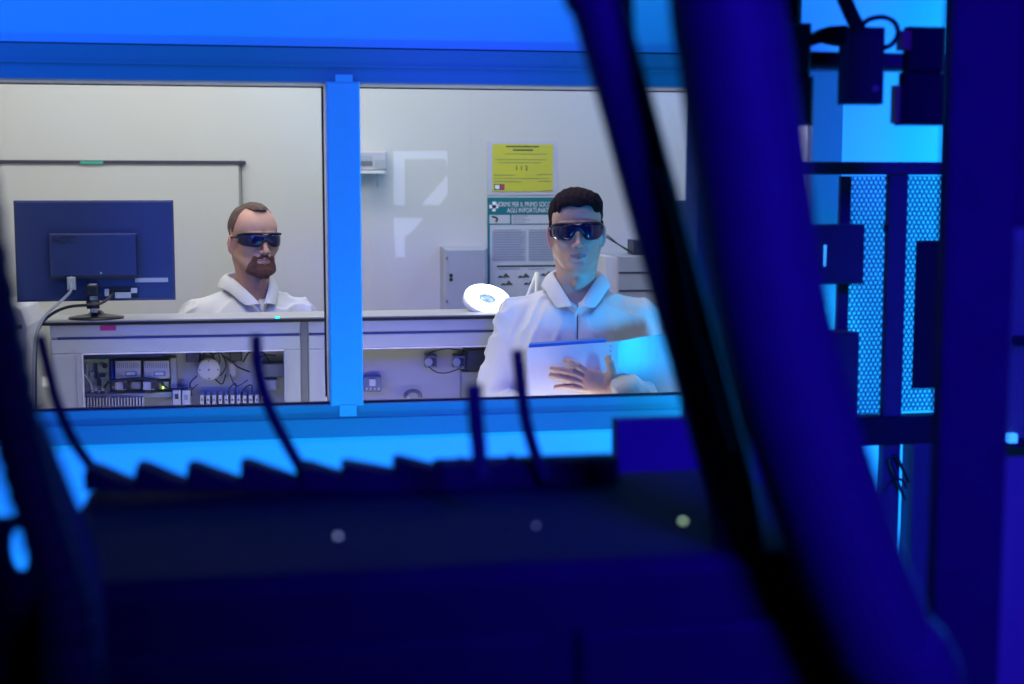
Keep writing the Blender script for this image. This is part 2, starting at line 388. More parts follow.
def xf(V, rot=(0, 0, 0), loc=(0, 0, 0)):
    Rm = np.array(Euler([R(a) for a in rot]).to_matrix()); return V @ Rm.T + np.array(loc)
def npmesh(name, parts, mats, parent=None, matf=None, loc=(0, 0, 0), rotz=0.0, smooth_iter=0):
    V = []; Q = []; o = 0
    for v, q in parts: V.append(v); Q.append(q + o); o += len(v)
    V = np.concatenate(V); Q = np.concatenate(Q)
    me = bpy.data.meshes.new(name); me.vertices.add(len(V)); me.vertices.foreach_set('co', V.astype(np.float32).ravel())
    me.loops.add(len(Q)*4); me.loops.foreach_set('vertex_index', Q.astype(np.int32).ravel())
    me.polygons.add(len(Q)); me.polygons.foreach_set('loop_start', np.arange(0, len(Q)*4, 4, dtype=np.int32))
    me.polygons.foreach_set('loop_total', np.full(len(Q), 4, np.int32))
    for m in mats: me.materials.append(m)
    if matf is not None:
        me.polygons.foreach_set('material_index', matf(V[Q].mean(1)).astype(np.int32))
    me.update(calc_edges=True); me.validate()
    me.polygons.foreach_set('use_smooth', np.ones(len(me.polygons), bool))
    ob = bpy.data.objects.new(name, me); COL.objects.link(ob); ob.location = loc; ob.rotation_euler = (0, 0, rotz)
    if parent is not None: ob.parent = parent
    if smooth_iter:
        sm = ob.modifiers.new('smooth', 'SMOOTH'); sm.iterations = smooth_iter; sm.factor = 0.5
    return ob
SQ = np.sqrt
def head_field(nw=1.0, jaw=1.0):
    F = Field((-.11, -.135, -.24), (.11, .14, .14), .0026)
    F.ell((0, .015, .038), (.073*nw, .094, .080), .01)
    F.ell((0, -.030, .035), (.062*nw, .056, .058), .02)
    F.ell((0, -.030, -.030), (.060*nw, .056, .070), .02)
    F.ell((0, -.038, -.078), (.043*jaw, .046, .032), .02)
    for s in (-1, 1):
        F.cone((s*.052*jaw, .005, -.052), (s*.022*jaw, -.066, -.099), .017, .013, .02)
        F.ell((s*.042, -.060, -.026), (.019, .020, .016), .02)
    F.cone((-.006, -.081, -.102), (.006, -.081, -.102), .0155, .0155, .018)
    for s in (-1, 1):
        F.ell((s*.031, -.099, -.002), (.017, .014, .011), .012, 's')
        F.cone((s*.012, -.087, .017), (s*.046, -.073, .016), .0065, .0055, .012)
        F.ell((s*.031, -.073, -.002), (.0128, .0128, .0115), .003)
        F.cone((s*.018, -.086, .0035), (s*.042, -.080, .0025), .0028, .0022, .003)
    F.cone((0, -.085, .012), (0, -.108, -.033), .0055, .0085, .010)
    F.ell((0, -.110, -.037), (.0105, .0095, .0085), .006)
    for s in (-1, 1):
        F.ell((s*.0125, -.098, -.040), (.0068, .0095, .0062), .005)
        F.ell((s*.0065, -.103, -.0465), (.0032, .005, .0025), .002, 's')
    F.ell((0, -.074, -.066), (.033, .022, .026), .012)
    for s in (-1, 1):
        F.cone((0, -.0955, -.0635), (s*.022, -.083, -.0685), .0040, .0018, .004)
        F.cone((0, -.0945, -.0745), (s*.019, -.083, -.0700), .0050, .0020, .004)
        F.cone((0, -.1010, -.0690), (s*.024, -.0865, -.0695), .0014, .0012, .0025, 's')
    F.ell((0, -.094, -.086), (.016, .005, .003), .006, 's')
    for s in (-1, 1):
        F.ell((s*.0765*nw, .014, -.016), (.0075, .0185, .030), .010, rot=(12, 0, s*20)); F.ell((s*.066*nw, .012, -.018), (.012, .016, .024), .010)
        F.ell((s*.0875*nw, .006, -.012), (.0055, .0100, .018), .003, 's', rot=(12, 0, s*22))
        F.ell((s*.0740*nw, .006, -.040), (.0055, .0085, .010), .004)
    F.cone((0, .018, -.050), (0, .030, -.235), .054, .058, .022, sq=(1.02, 1, 1))
    for s in (-1, 1): F.cone((s*.052, .02, -.07), (s*.015, -.018, -.225), .012, .011, .018)
    F.ell((0, -.034, -.150), (.010, .012, .014), .014)
    return F
def noise3(x, y, z, f, s=0):
    return (np.sin(x*f*1.1+1.3+s+1.7*np.sin(z*f*.6+s))*np.cos(z*f*.9+.7*s+1.1*np.sin(y*f*.8))+np.sin(y*f*1.3+2.1*s+np.sin(x*f*.7)))*.5

def person(base, rot, E, headyaw, headroll, skin, hairmat, label, arms, coat_label, left=False, w_=1.0):
    """standing figure: local frame faces -Y, feet at z=0, eyes at height E"""
    hx = (0, .0, E)
    dz = E - 1.636
    Z = lambda z: z + dz
    # ---- head mesh (fine)
    Vh, Qh = head_field(1.0 if not left else 1.03, 1.0 if not left else 1.1).nets()
    Vloc = Vh.copy()
    hl = (.008 if left else 0, -.030, E)
    sep = -.115
    rotm = np.array(Euler((0, R(headroll), R(headyaw))).to_matrix())
    wgt = np.clip((Vh[:, 2]+.2)/.12, 0, 1)[:, None]   # the neck keeps to the body, the head turns
    Vh2 = (Vh @ rotm.T)*wgt + Vh*(1-wgt) + np.array(hl)
    # ---- body (coarse) with arms and legs
    B = Field((-.42, -.42, 0.0), (.42, .20, E-.12), .008)
    B.cone((0, .0, E-.15), (0, .01, E-.24), .053, .060, .02)
    B.ell((0, .005, Z(1.26)), (.150*w_, .100, .19), .03); B.ell((0, .005, Z(1.07)), (.135*w_, .092, .18), .03); B.ell((0, .01, Z(.92)), (.150, .10, .12), .03)
    for s in (-1, 1):
        B.cone((0, .015, Z(1.44)), (s*.155*w_, .01, Z(1.375)), .050, .050, .03)
        B.cone((s*.085, .01, Z(.90)), (s*.095, .0, Z(.48)), .078, .052, .03); B.cone((s*.095, .0, Z(.48)), (s*.10, .03, .09), .052, .036, .02)
        B.cone((s*.10, .03, .05), (s*.11, -.11, .035), .034, .026, .02)
    for sh, el, wr in arms:
        B.cone(sh, el, .043, .034, .02); B.cone(el, wr, .034, .022, .015)
    Vb, Qb = B.nets()
    parts = [(Vb, Qb), (Vh2, Qh)]
    return parts, Vloc, hl, rotm, Z, len(Vb), len(Qb)

def coat_field(Z, arms, w_, E, vz, vs, seed, belly=.0):
    C = Field((-.44, -.44, Z(.55)), (.44, .22, E-.10), .0055)
    C.ell((0, .0, Z(1.25)), (.180*w_, .125, .20), .03); C.ell((0, -.0, Z(1.05)), (.168*w_, .125+belly, .22), .04); C.ell((0, .0, Z(.80)), (.19, .14, .30), .04)
    for s in (-1, 1):
        C.cone((0, .015, Z(1.435)), (s*.160*w_, .005, Z(1.374)), .060, .056, .03)
        C.ell((s*.06, -.055, Z(1.30)), (.10, .06, .12), .04)
    for sh, el, wr in arms:
        C.cone(sh, el, .057, .052, .03); C.cone(el, wr, .052, .040, .018)
    def folds(x, y, z):
        rd = lambda q: 1 - np.abs(q)*2
        a = .0030*noise3(x, y, z, 26, seed) - .0080*np.clip(rd(noise3(x, y, z*.55, 34, seed+2)), 0, 1)**2
        ax = np.abs(x)
        arm = np.clip((ax-.16)/.05, 0, 1)
        a = a - arm*.0110*np.clip(rd(noise3(x*.8, y*.8, z*1.25+x*.5, 40, seed+5)), 0, 1)**2
        # drag lines from the shoulders to the front fastening
        a = a - (1-arm)*.0055*np.clip(np.sin(ax*95 + 42*(z-Z(1.3)) + seed), 0, 1)**3*np.clip((Z(1.44)-z)*9, 0, 1)
        return a
    C.disp(folds)
    # placket groove
    C.fn(lambda x, y, z: np.maximum(np.abs(x-.006)-.0012, np.maximum(np.maximum(y+.05, z-vz), -(y+.122)+0*x)), .003, 's')
    # neck opening
    C.cone((0, .012, Z(1.40)), (0, -.012, Z(1.62)), .058, .066, .006, 's')
    C.fn(lambda x, y, z: np.maximum(np.maximum(np.abs(x) - (z-vz)*vs, vz-z), y - .0)*.8, .006, 's')
    return C
def collar(Z, vz, parent, scale=1.0, zt=1.510, surf=None, leaf=.040):
    # open-neck collar: the neckline runs down the front to the foot of the V, the leaf is folded outwards over it
    ztop = Z(zt)
    for s in (-1, 1):
        mb = MB(); n = 30; rows = []
        for i in range(n+1):
            th = math.pi*i/n; sn, cs = math.sin(th), math.cos(th)
            wv = 0 if th < math.pi/2 else 1 - sn
            x = s*(.0640*sn*scale + .004*wv); y = .012 + .068*cs*scale - .062*wv; z = ztop - (ztop-vz)*wv + .010*max(0, cs)
            N = Vector((x, y, z))
            back = Vector((s*.100*sn*scale, .012 + .100*cs*scale, z-leaf))
            k = max(0, (th-math.pi*.5)/(math.pi*.5))
            tipx = leaf*(1.08 - .15*k)
            front = Vector((x + s*tipx, y + .012 - .010*k, z - leaf*.72 + .006*k + max(0, k-.86)*.15))
            O = back.lerp(front, min(1, k*1.6))
            mid = (N+O)/2 + Vector((s*.004*sn, -.010*k + .006*max(0, cs), .011*(1-k)+.002))
            rows.append([N + Vector((-s*.003, .004, -.030)), N + Vector((0, .001, -.004)), N + Vector((s*.003, 0, .0015)), mid, O])
        m = len(rows[0]); vs = [p for r in rows for p in r]
        fs = [(i*m+k, (i+1)*m+k, (i+1)*m+k+1, i*m+k+1) for i in range(n) for k in range(m-1)]
        mb.add(vs, fs, True)
        o = mb.build('collar_leaf', M['coat'], parent); o.location = (0, 0, 0)
        sd = o.modifiers.new('solid', 'SOLIDIFY'); sd.thickness = .0032; sd.offset = 0
        su = o.modifiers.new('sub', 'SUBSURF'); su.levels = 2; su.render_levels = 2
def hair_mesh(fn, name, m, rotm, hl, parent, h=.0028, lo=(-.12, -.14, -.14), hi=(.12, .15, .15)):
    F = Field(lo, hi, h); fn(F); V, Q = F.nets(); V = V @ rotm.T + np.array(hl)
    return npmesh(name, [(V, Q)], [m], parent)
def glasses(rotm, hl, base, rotz, label, halfw, top, bot, notch, wrap, y0):
    """one-piece dark eyewear that wraps round the face"""
    root = thing('safety_glasses', base, label, 'glasses'); root.rotation_euler = (0, 0, rotz); root['_o'] = (0, 0, 0)
    n = 48; vs = []; m = 6
    def arc(s, off):
        a = s*wrap
        return Vector((halfw*math.sin(a)/math.sin(wrap)*(1+off*8), y0 - off + (1-math.cos(a))*.085 + .018*abs(s)**4, 0))
    for off in (0.0, -.0035):
        for i in range(n+1):
            s = -1 + 2*i/n; c = arc(s, off)
            zt = top*(1-.32*abs(s)**5) - .003*math.exp(-(s/.12)**2); zb = bot*(1-.60*abs(s)**4 - .10*math.exp(-(abs(s)/.30)**2)) + notch*math.exp(-(abs(s)/.17)**2.4)
            for k in range(m):
                t = k/(m-1); z = zb + (zt-zb)*t
                vs.append((c.x, c.y - .004*math.sin(math.pi*t) , z))
    L = (n+1)*m; fs = []
    for i in range(n):
        for k in range(m-1):
            fs.append((i*m+k, (i+1)*m+k, (i+1)*m+k+1, i*m+k+1)); fs.append((L+i*m+k, L+i*m+k+1, L+(i+1)*m+k+1, L+(i+1)*m+k))
        fs.append((i*m, L+i*m, L+(i+1)*m, (i+1)*m)); fs.append((i*m+m-1, (i+1)*m+m-1, L+(i+1)*m+m-1, L+i*m+m-1))
    for i in (0, n): fs += [(i*m+k, i*m+k+1, L+i*m+k+1, L+i*m+k) for k in range(m-1)]
    A = np.array([list(v) for v in vs]) @ rotm.T + np.array(hl)
    o = MB().add([tuple(p) for p in A], fs, True).build('lens', M['lens'], root); o.location = (0, 0, 0)
    # brow bar
    bar = [(arc(s, .001) + Vector((0, -.003, top*(1-.32*abs(s)**5)))) for s in np.linspace(-1, 1, 21)]
    bar = [Vector(rotm @ np.array(p)) + Vector(hl) for p in bar]
    o = MB().tube(bar, .0026, 8, 2).build('brow_bar', M['black'], root); o.location = (0, 0, 0)
    for s in (-1, 1):
        e = arc(s, 0)
        pts = [e + Vector((-s*.001, 0, top*.35)), Vector((s*(halfw+.004), e.y+.04, top*.30)), Vector((s*(halfw+.006), .012, top*.3-.001)), Vector((s*(halfw+.002), .04, -.016))]
        pts = [Vector(rotm @ np.array(p)) + Vector(hl) for p in pts]
        o = MB().tube(pts, lambda t: .0042-.002*t, 8, 6).build('temple', M['black'], root); o.location = (0, 0, 0)
    return root
def cuff(a, b, parent, ra, rb):
    a, b = Vector(a), Vector(b)
    o = MB().cyl(a, b, ra, rb, 28).build('cuff', M['coat'], parent); o.location = (0, 0, 0)
    return o
def lower_clothes(Z, parent):
    T = Field((-.26, -.2, .03), (.26, .22, Z(1.05)), .008)
    T.ell((0, .01, Z(.93)), (.158, .112, .11), .03)
    for s in (-1, 1):
        T.cone((s*.085, .01, Z(.88)), (s*.097, .0, Z(.48)), .090, .068, .03); T.cone((s*.097, .0, Z(.48)), (s*.10, .025, .10), .068, .058, .02)
    T.fn(lambda x, y, z: .07 - z, .004, 's') if False else None
    npmesh('trousers', [T.nets()], [M['trousers']], parent)
    for s in (-1, 1):
        H = Field((-.07 + s*.105, -.20, -.005), (.07 + s*.105, .10, .14), .005)
        H.ell((s*.105, -.09, .035), (.046, .085, .034), .02); H.ell((s*.10, .03, .045), (.038, .045, .045), .02)
        H.fn(lambda x, y, z: z - .004 + 0*x + 0*y, .002, 's')
        npmesh('shoe', [H.nets()], [M['shoe']], parent)

# ------------------------------------------------------------------ man with the binder
D1 = 4.08
hd1 = -YAW + math.degrees(math.atan((576-512)/FPX))
base1 = Vector((D1*math.sin(R(hd1)), D1*math.cos(R(hd1)), 0)); rz1 = R(-hd1)
def loc1(u, v, yl):      # pixel -> the first man's own frame, on his plane y = yl
    d = (CM.to_3x3() @ Vector((u-512, 342-v, -FPX))).normalized()
    inv = (Matrix.Translation(base1) @ Matrix.Rotation(rz1, 4, 'Z')).inverted()
    o = inv @ Vector((0, 0, CAMZ)); d = inv.to_3x3() @ d
    return o + d*((yl - o.y)/d.y)
E1 = loc1(576, 231, -.1).z
bind_y = -.245
wr1 = loc1(616, 390, bind_y-.045)
armsA = [((-.172, .005, E1-.262), (-.232, -.02, E1-.515), (-.135, -.17, E1-.49)),
         ((.172, .005, E1-.262), (.245, -.06, E1-.500), (wr1.x+.028, wr1.y+.006, wr1.z-.003))]
parts, Vl, hl1, rotm1, Z1, nvb, nqb = person(base1, rz1, E1, 3, -1.5, M['skin'], M['hair_dark'], '', armsA, '', False)
# hand over the binder cover (fine)
hy = bind_y - .016
H = Field((wr1.x-.22, hy-.055, wr1.z-.06), (wr1.x+.07, hy+.03, wr1.z+.13), .0018)
def hp(u, v, dy=0.0): return tuple(loc1(u, v, hy+dy))
H.cone(tuple(wr1+Vector((.045, .004, -.006))), tuple(wr1), .024, .022, .008, sq=(1, 1.25, 1))
H.ell(hp(604, 385, -.010), (.026, .015, .027), .014); H.ell(hp(595, 381, -.012), (.030, .0135, .030), .012)
H.cone(hp(612, 388, -.010), hp(588, 374, -.008), .017, .0125, .012); H.cone(hp(612, 391, -.010), hp(587, 381, -.010), .017, .0125, .012)
H.cone(hp(612, 392, -.008), hp(586, 388, -.008), .016, .0115, .012)
fing = [((589, 373), (578, 366.5), (571, 362.5), (565.5, 360), .0098),
        ((586, 378), (572, 372.5), (561, 370), (552, 368.5), .0100),
        ((585, 383.5), (571, 379.5), (560, 377), (551, 375), .0094),
        ((586, 389), (573, 386.5), (564, 386), (555.5, 387), .0082)]
for a, b, c, d, r in fing:
    P = [hp(*a, -.010), hp(*b, -.013), hp(*c, -.010), hp(*d, -.003)]
    H.cone(P[0], P[1], r*1.02, r*.93, .0035); H.cone(P[1], P[2], r*.95, r*.86, .002); H.cone(P[2], P[3], r*.88, r*.70, .002)
    H.ell(P[0], (r*1.12, r*1.1, r*1.12), .004); H.ell(P[1], (r*1.02,)*3, .003)
T_ = [hp(609, 382, -.014), hp(611.5, 371, -.020), hp(610, 363.5, -.018), hp(607.5, 358, -.012)]
H.cone(T_[0], T_[1], .0155, .0115, .008); H.cone(T_[1], T_[2], .0112, .0102, .003); H.cone(T_[2], T_[3], .0102, .0078, .003)
Vh_, Qh_ = H.nets()
# other hand, under the binder's lower corner
H2 = Field((-.20, -.30, E1-.56), (-.0, -.12, E1-.42), .003)
w2 = Vector(armsA[0][2])
H2.cone(tuple(w2), tuple(w2+Vector((.05, -.03, 0))), .022, .026, .01, sq=(1, 1.2, 1))
for i in range(4):
    p = w2+Vector((.06, -.035, .026-.017*i)); H2.cone(tuple(p), tuple(p+Vector((.035, -.004, .002))), .0095, .009, .004); H2.cone(tuple(p+Vector((.035, -.004, .002))), tuple(p+Vector((.058, .002, .0))), .009, .0072, .003)
H2.cone(tuple(w2+Vector((.03, -.03, .025))), tuple(w2+Vector((.055, -.02, .050))), .012, .0095, .005)
Vh2_, Qh2_ = H2.nets()
def skinmat(lips_c, z0, ears=True):
    def f(c):
        L = (c - np.array(hl_cur)) @ rot_cur
        mi = np.zeros(len(c))
        lip = (np.abs(L[:, 0]) < .0225) & (L[:, 1] < -.082) & (L[:, 2] < -.0610 - .22*np.abs(L[:, 0])) & (L[:, 2] > -.0775 + .33*np.abs(L[:, 0]))
        mi[lip] = 1
        mi[(np.abs(L[:, 0]) > .074) & (np.abs(L[:, 2]+.015) < .05)] = 2
        return mi
    return f
hl_cur, rot_cur = hl1, rotm1
p1 = npmesh('person', parts + [(Vh_, Qh_), (Vh2_, Qh2_)], [M['skin'], M['lips'], M['ear']], None, skinmat(0, 0), base1, rz1)
tag(p1, 'man in white lab coat with short dark hair and dark goggles, holding an open binder', 'person')
def hair1(F):
    F.ell((0, .020, .044), (.0775, .0965, .0780), .01)
    F.ell((-.006, -.040, .074), (.060, .050, .036), .02); F.ell((.030, -.03, .076), (.044, .05, .032), .02)
    F.disp(lambda x, y, z: .0012*np.sin(x*330+3*np.sin(y*60))+.0010*np.sin(y*240+z*120+x*90))
    F.fn(lambda x, y, z: z + .055 + 0*x + 0*y, .004, 's')
    F.fn(lambda x, y, z: np.maximum(y + .012 + 0*x, z + .002), .003, 's')                                   # in front of the ears
    F.fn(lambda x, y, z: np.maximum(np.maximum(z + .004, y - .038), .055 - np.abs(x)), .005, 's')            # round the ears
    F.fn(lambda x, y, z: np.maximum(y + .024 + .10*np.clip(np.abs(x), 0, .05), z - .068 + 2.6*np.clip(np.abs(x)-.042, 0, .03) + .002*np.sin(x*140+1)), .008, 's')
hair_mesh(hair1, 'hair', M['hair_dark'], rotm1, hl1, p1)
for sd_ in (-1, 1):
    hair_mesh(lambda F: F.cone((sd_*.0700, -.006, .02), (sd_*.0690, -.010, -.012), .008, .0055, .004), 'sideburn', M['hair_dark'], rotm1, hl1, p1)
vz1 = loc1(571, 307, -.12).z
Cf = coat_field(Z1, armsA, 1.0, E1, vz1, .72, 1.0)
npmesh('lab_coat', [Cf.nets()], [M['coat']], p1)
collar(Z1, vz1, p1, 1.0, 1.512)
Ts = Field((-.2, -.2, Z1(1.0)), (.2, .2, E1-.10), .005)
Ts.ell((0, .002, Z1(1.25)), (.158, .112, .20), .03)
for s in (-1, 1): Ts.cone((0, .012, Z1(1.425)), (s*.14, .01, Z1(1.375)), .058, .050, .03)
Ts.cone((0, -.01, Z1(1.415)), (0, -.02, Z1(1.7)), .055, .075, .004, 's')
npmesh('tshirt', [Ts.nets()], [M['tshirt']], p1)
lower_clothes(Z1, p1)
w1v = Vector(armsA[1][2])
glasses(rotm1, hl1, base1, rz1, 'dark shield goggles on the dark-haired man holding the binder', .071, .0235, -.0265, .0235, 1.05, -.108)

# binder (in the man's frame)
bd = thing('binder', (0, 0, 0), 'open ring binder with white front cover and blue page edges in the standing man\'s hands', 'binder')
bd.location = base1; bd.rotation_euler = (0, 0, rz1)
def bprism(name, m, quad, yf, yb, parent=bd, skew=0.0):
    pts = [loc1(u, v, yf) for u, v in quad]
    o = MB().prism([(p.x, p.z) for p in pts], yf, yb).build(name, m, parent, bevel=.0008); o.location = (0, 0, 0); return o
bprism('front_cover', M['page'], [(525, 424), (527, 348), (613.5, 342), (613.5, 424)], bind_y, bind_y+.003)
bprism('pages', M['binder_blue'], [(527, 424), (529, 344.6), (606, 339.6), (604, 424)], bind_y+.003, bind_y+.050)
# spine and the cover that swings out to his left
sp = MB(); a = loc1(613.5, 341.5, bind_y); b = loc1(613.5, 424, bind_y); c = loc1(618, 340, bind_y+.02); 
sp.add([a, b, Vector((b.x, bind_y+.003, b.z)), Vector((a.x, bind_y+.003, a.z)), Vector((a.x+.014, bind_y+.006, a.z)), Vector((b.x+.014, bind_y+.006, b.z)), Vector((b.x+.014, bind_y+.009, b.z)), Vector((a.x+.014, bind_y+.009, a.z))],
       [(0,1,5,4),(3,7,6,2),(0,4,7,3),(1,2,6,5),(4,5,6,7),(0,3,2,1)])
o = sp.build('spine', M['lilac_grey'], bd); o.location = (0, 0, 0)
a = Vector((a.x+.014, bind_y+.006, a.z)); b = Vector((b.x+.014, bind_y+.006, b.z))
c = loc1(690, 329.5, bind_y+.055); d = Vector((c.x+.004, c.y+.004, b.z+.01)); t = Vector((-.001, .003, 0))
n_ = 10; vs = []; fs = []
for off in (Vector(), t):
    for i in range(n_+1):
        q = i/n_; bow = Vector((0, .010*math.sin(math.pi*q), 0))
        vs += [a.lerp(c, q)+bow+off, b.lerp(d, q)+bow+off]
K = 2*(n_+1)
for i in range(n_): fs += [(2*i, 2*i+1, 2*i+3, 2*i+2), (K+2*i, K+2*i+2, K+2*i+3, K+2*i+1), (2*i, 2*i+2, K+2*i+2, K+2*i), (2*i+1, K+2*i+1, K+2*i+3, 2*i+3)]
fs += [(0, K, K+1, 1), (2*n_, 2*n_+1, K+2*n_+1, K+2*n_)]
o = MB().add(vs, fs).build('back_cover', M['cover_blue'], bd); o.location = (0, 0, 0); o['label'] = 'pale blue cover'
rg = MB()
for k in range(4):
    p = loc1(610.5, 346+k*5, bind_y-.001); rg.cyl(p, p+Vector((0, .002, 0)), .0016, n=8)
o = rg.build('punch_holes', M['black'], bd); o.location = (0, 0, 0)

# ------------------------------------------------------------------ bearded man behind the cabinet
D2 = 4.86
hd2 = -YAW + math.degrees(math.atan((249-512)/FPX))
base2 = Vector((D2*math.sin(R(hd2)), D2*math.cos(R(hd2)), 0)); rz2 = R(-hd2+20)
z240 = px(255, 240, base2.y-.1).z
E2 = z240
armsB = [((-.180, .005, E2-.275), (-.25, -.0, E2-.53), (-.14, -.13, E2-.66)), ((.180, .005, E2-.275), (.25, -.0, E2-.53), (.14, -.13, E2-.66))]
parts, Vl, hl2, rotm2, Z2, nvb, nqb = person(base2, rz2, E2, 1, 1.0, None, None, '', armsB, '', True)
hl_cur, rot_cur = hl2, rotm2
hands = []
for s, (sh, el, wr) in zip((-1, 1), armsB):
    q = Vector(wr); G = Field(tuple(q-Vector((.09, .15, .07))), tuple(q+Vector((.09, .05, .05))), .003)
    G.cone(tuple(q), tuple(q+Vector((-s*.03, -.05, -.01))), .022, .028, .01, sq=(1, 1, 1.3))
    for i in range(4):
        p = q+Vector((-s*.025+(i-1.5)*.017, -.075, -.012)); G.cone(tuple(p), tuple(p+Vector((0, -.03, -.008))), .009, .0085, .004); G.cone(tuple(p+Vector((0, -.03, -.008))), tuple(p+Vector((0, -.045, -.026))), .0085, .007, .003)
    G.cone(tuple(q+Vector((-s*.045, -.03, -.005))), tuple(q+Vector((-s*.065, -.065, -.02))), .012, .009, .005)
    hands.append(G.nets())
p2 = npmesh('person', parts + hands, [M['skin_l'], M['lips'], M['ear']], None, skinmat(0, 0), base2, rz2)
tag(p2, 'bearded man in open-necked white coat and dark glasses standing behind the monitor', 'person')
def hair2(F):
    F.ell((0, .018, .042), (.0765, .0975, .0790), .01)
    F.ell((0, -.012, .094), (.034, .062, .026), .015)
    F.disp(lambda x, y, z: .0008*np.sin(x*260+y*90)+.0006*np.sin(y*230+z*120))
    F.fn(lambda x, y, z: z + .050 + 0*x + 0*y, .004, 's')
    F.fn(lambda x, y, z: np.maximum(y + .012 + 0*x, z - .000), .004, 's')
    F.fn(lambda x, y, z: np.maximum(np.maximum(z + .004, y - .038), .055 - np.abs(x)), .006, 's')
    F.fn(lambda x, y, z: np.maximum(y + .020 + 0*x, z - .086 + 1.0*np.clip(.034-np.abs(x), 0, .02)*-.5 - 1.1*np.clip(np.abs(x)-.020, 0, .022) + 3.5*np.clip(np.abs(x)-.052, 0, .02)), .003, 's')
hair_mesh(hair2, 'hair', M['hair_brown'], rotm2, hl2, p2)
def beard(F):
    F.ell((0, -.042, -.084), (.049, .053, .041), .015)
    F.cone((-.010, -.084, -.108), (.010, -.084, -.108), .0185, .0185, .02)
    for s in (-1, 1):
        F.cone((s*.006, -.095, -.0555), (s*.026, -.0855, -.064), .0058, .0055, .006); F.cone((s*.029, -.081, -.060), (s*.032, -.070, -.098), .0085, .017, .008)
    F.disp(lambda x, y, z: .0010*np.sin(x*280+z*90)+.0008*np.sin(z*250+y*150))
    F.ell((0, -.102, -.0685), (.0165, .016, .0055), .003, 's')
    F.fn(lambda x, y, z: -(y + .018) + 0*x + .30*(z+.10), .006, 's')
    F.ell((-.046, -.04, -.030), (.03, .05, .044), .006, 's'); F.ell((.046, -.04, -.030), (.03, .05, .044), .006, 's')
hair_mesh(beard, 'beard', M['beard'], rotm2, hl2, p2)
vz2 = px(252, 304, base2.y-.1).z
Cf = coat_field(Z2, armsB, 1.03, E2, vz2, .80, 4.0)
npmesh('lab_coat', [Cf.nets()], [M['coat']], p2)
collar(Z2, vz2, p2, 1.02, 1.512)
lower_clothes(Z2, p2)
glasses(rotm2, hl2, base2, rz2, 'dark wraparound safety glasses on the bearded man', .075, .0230, -.0240, .0150, 1.12, -.109)

# ------------------------------------------------------------------ equipment cabinet
YC, YCB = 4.30, 4.50
zc = px(200, 319, YC).z
xc0 = px(50, 330, YC).x; xc1 = 1.75
cab = thing('equipment_cabinet', ((xc0+xc1)/2, (YC+YCB)/2, 0), 'long grey steel equipment cabinet with two open front bays of electronics', 'cabinet')
CP = px(303, 360, YC).x
zr0 = px(200, 335, YC).z; zr1 = px(200, 337.5, YC).z
ztO = px(200, 351.5, YC).z            # top edge of the openings
b1x0, b1x1 = px(83, 370, YC).x, px(284, 370, YC).x
b2x0 = px(326, 370, YC).x; b2x1 = 1.62
fr = MB()
fr.cbox((xc0, YC, zr0), (CP-.006, YC+.02, zc-.012), .003).cbox((CP+.016, YC, zr0), (xc1, YC+.02, zc-.012), .003)     # fascia
fr.box((xc0+.001, YC+.01, zr1), (xc1, YC+.02, zr0))
for x0, x1, o0, o1 in ((xc0, CP-.006, b1x0, b1x1), (CP+.016, xc1, b2x0, b2x1)):
    fr.cbox((x0, YC, ztO), (x1, YC+.018, zr1), .003); fr.cbox((x0, YC, .12), (o0, YC+.018, ztO), .003); fr.cbox((o1, YC, .12), (x1, YC+.018, ztO), .003); fr.box((o0, YC, .12), (o1, YC+.018, .85))
fr.build('front_frame', M['cab'], cab)
MB().box((xc0+.02, YC+.002, zr1+.0005), (CP-.01, YC+.010, zr0-.0005)).box((CP+.02, YC+.002, zr1+.0005), (xc1-.002, YC+.010, zr0-.0005)).build('groove_strip', M['cab_blue'], cab)
MB().cbox((CP-.006, YC-.002, .10), (CP+.016, YC+.03, zc-.010), .002).build('center_post', M['cab_dark'], cab)
MB().cbox((xc0-.02, YC-.012, zc-.012), (xc1+.02, YC-.004, zc-.003), .001).build('top_edge', M['black'], cab)
MB().box((xc0-.02, YC-.004, zc-.012), (xc1+.02, YCB+.01, zc)).build('top_panel', M['top'], cab)
sh = MB().box((xc0, YC+.018, .1), (xc0+.012, YCB, zc-.012)).box((xc1-.012, YC+.018, .1), (xc1, YCB, zc-.012)).box((xc0+.012, YC+.02, .1), (xc1-.012, YCB, .115)).box((xc0+.012, YC+.02, .9), (xc1-.012, YCB-.012, .912))
sh.build('shell', M['cab'], cab)
MB().box((xc0+.012, YCB-.012, .1), (CP, YCB, zc-.012)).build('back_panel', M['cab_back'], cab)
MB().box((CP, YCB-.012, .1), (xc1-.012, YCB, zc-.012)).build('back_panel', M['beige'], cab)
MB().box((xc0+.02, YC+.02, 0), (xc0+.08, YCB-.02, .1)).build('plinth_foot', M['cab_dark'], cab); MB().box((xc1-.08, YC+.02, 0), (xc1-.02, YCB-.02, .1)).build('plinth_foot', M['cab_dark'], cab)
for o0, o1 in ((b1x0, b1x1), (b2x0, b2x1)):       # bright bead round the opening
    MB().box((o0, YC-.003, ztO-.003), (o1, YC+.01, ztO+.001)).box((o0-.002, YC-.003, .86), (o0+.001, YC+.01, ztO)).build('opening_bead', M['white_trim'], cab)
    MB().box((o0-.017, YC-.004, .86), (o0-.0145, YC, ztO+.012)).build('door_edge', M['lilac_grey'], cab)
    MB().box((o1+.010, YC-.004, .86), (o1+.0125, YC, ztO+.01)).build('door_edge', M['lilac_grey'], cab)
pxbox(MB(), 100, 326, 116, 330.5, YC-.002, YC+.002).build('magenta_sticker', M['magenta'], cab)
for u in (275, 515): pxbox(MB(), u, 316.5, u+5, 318.6, YC-.016, YC-.01).build('status_light', M['led_teal'], cab)

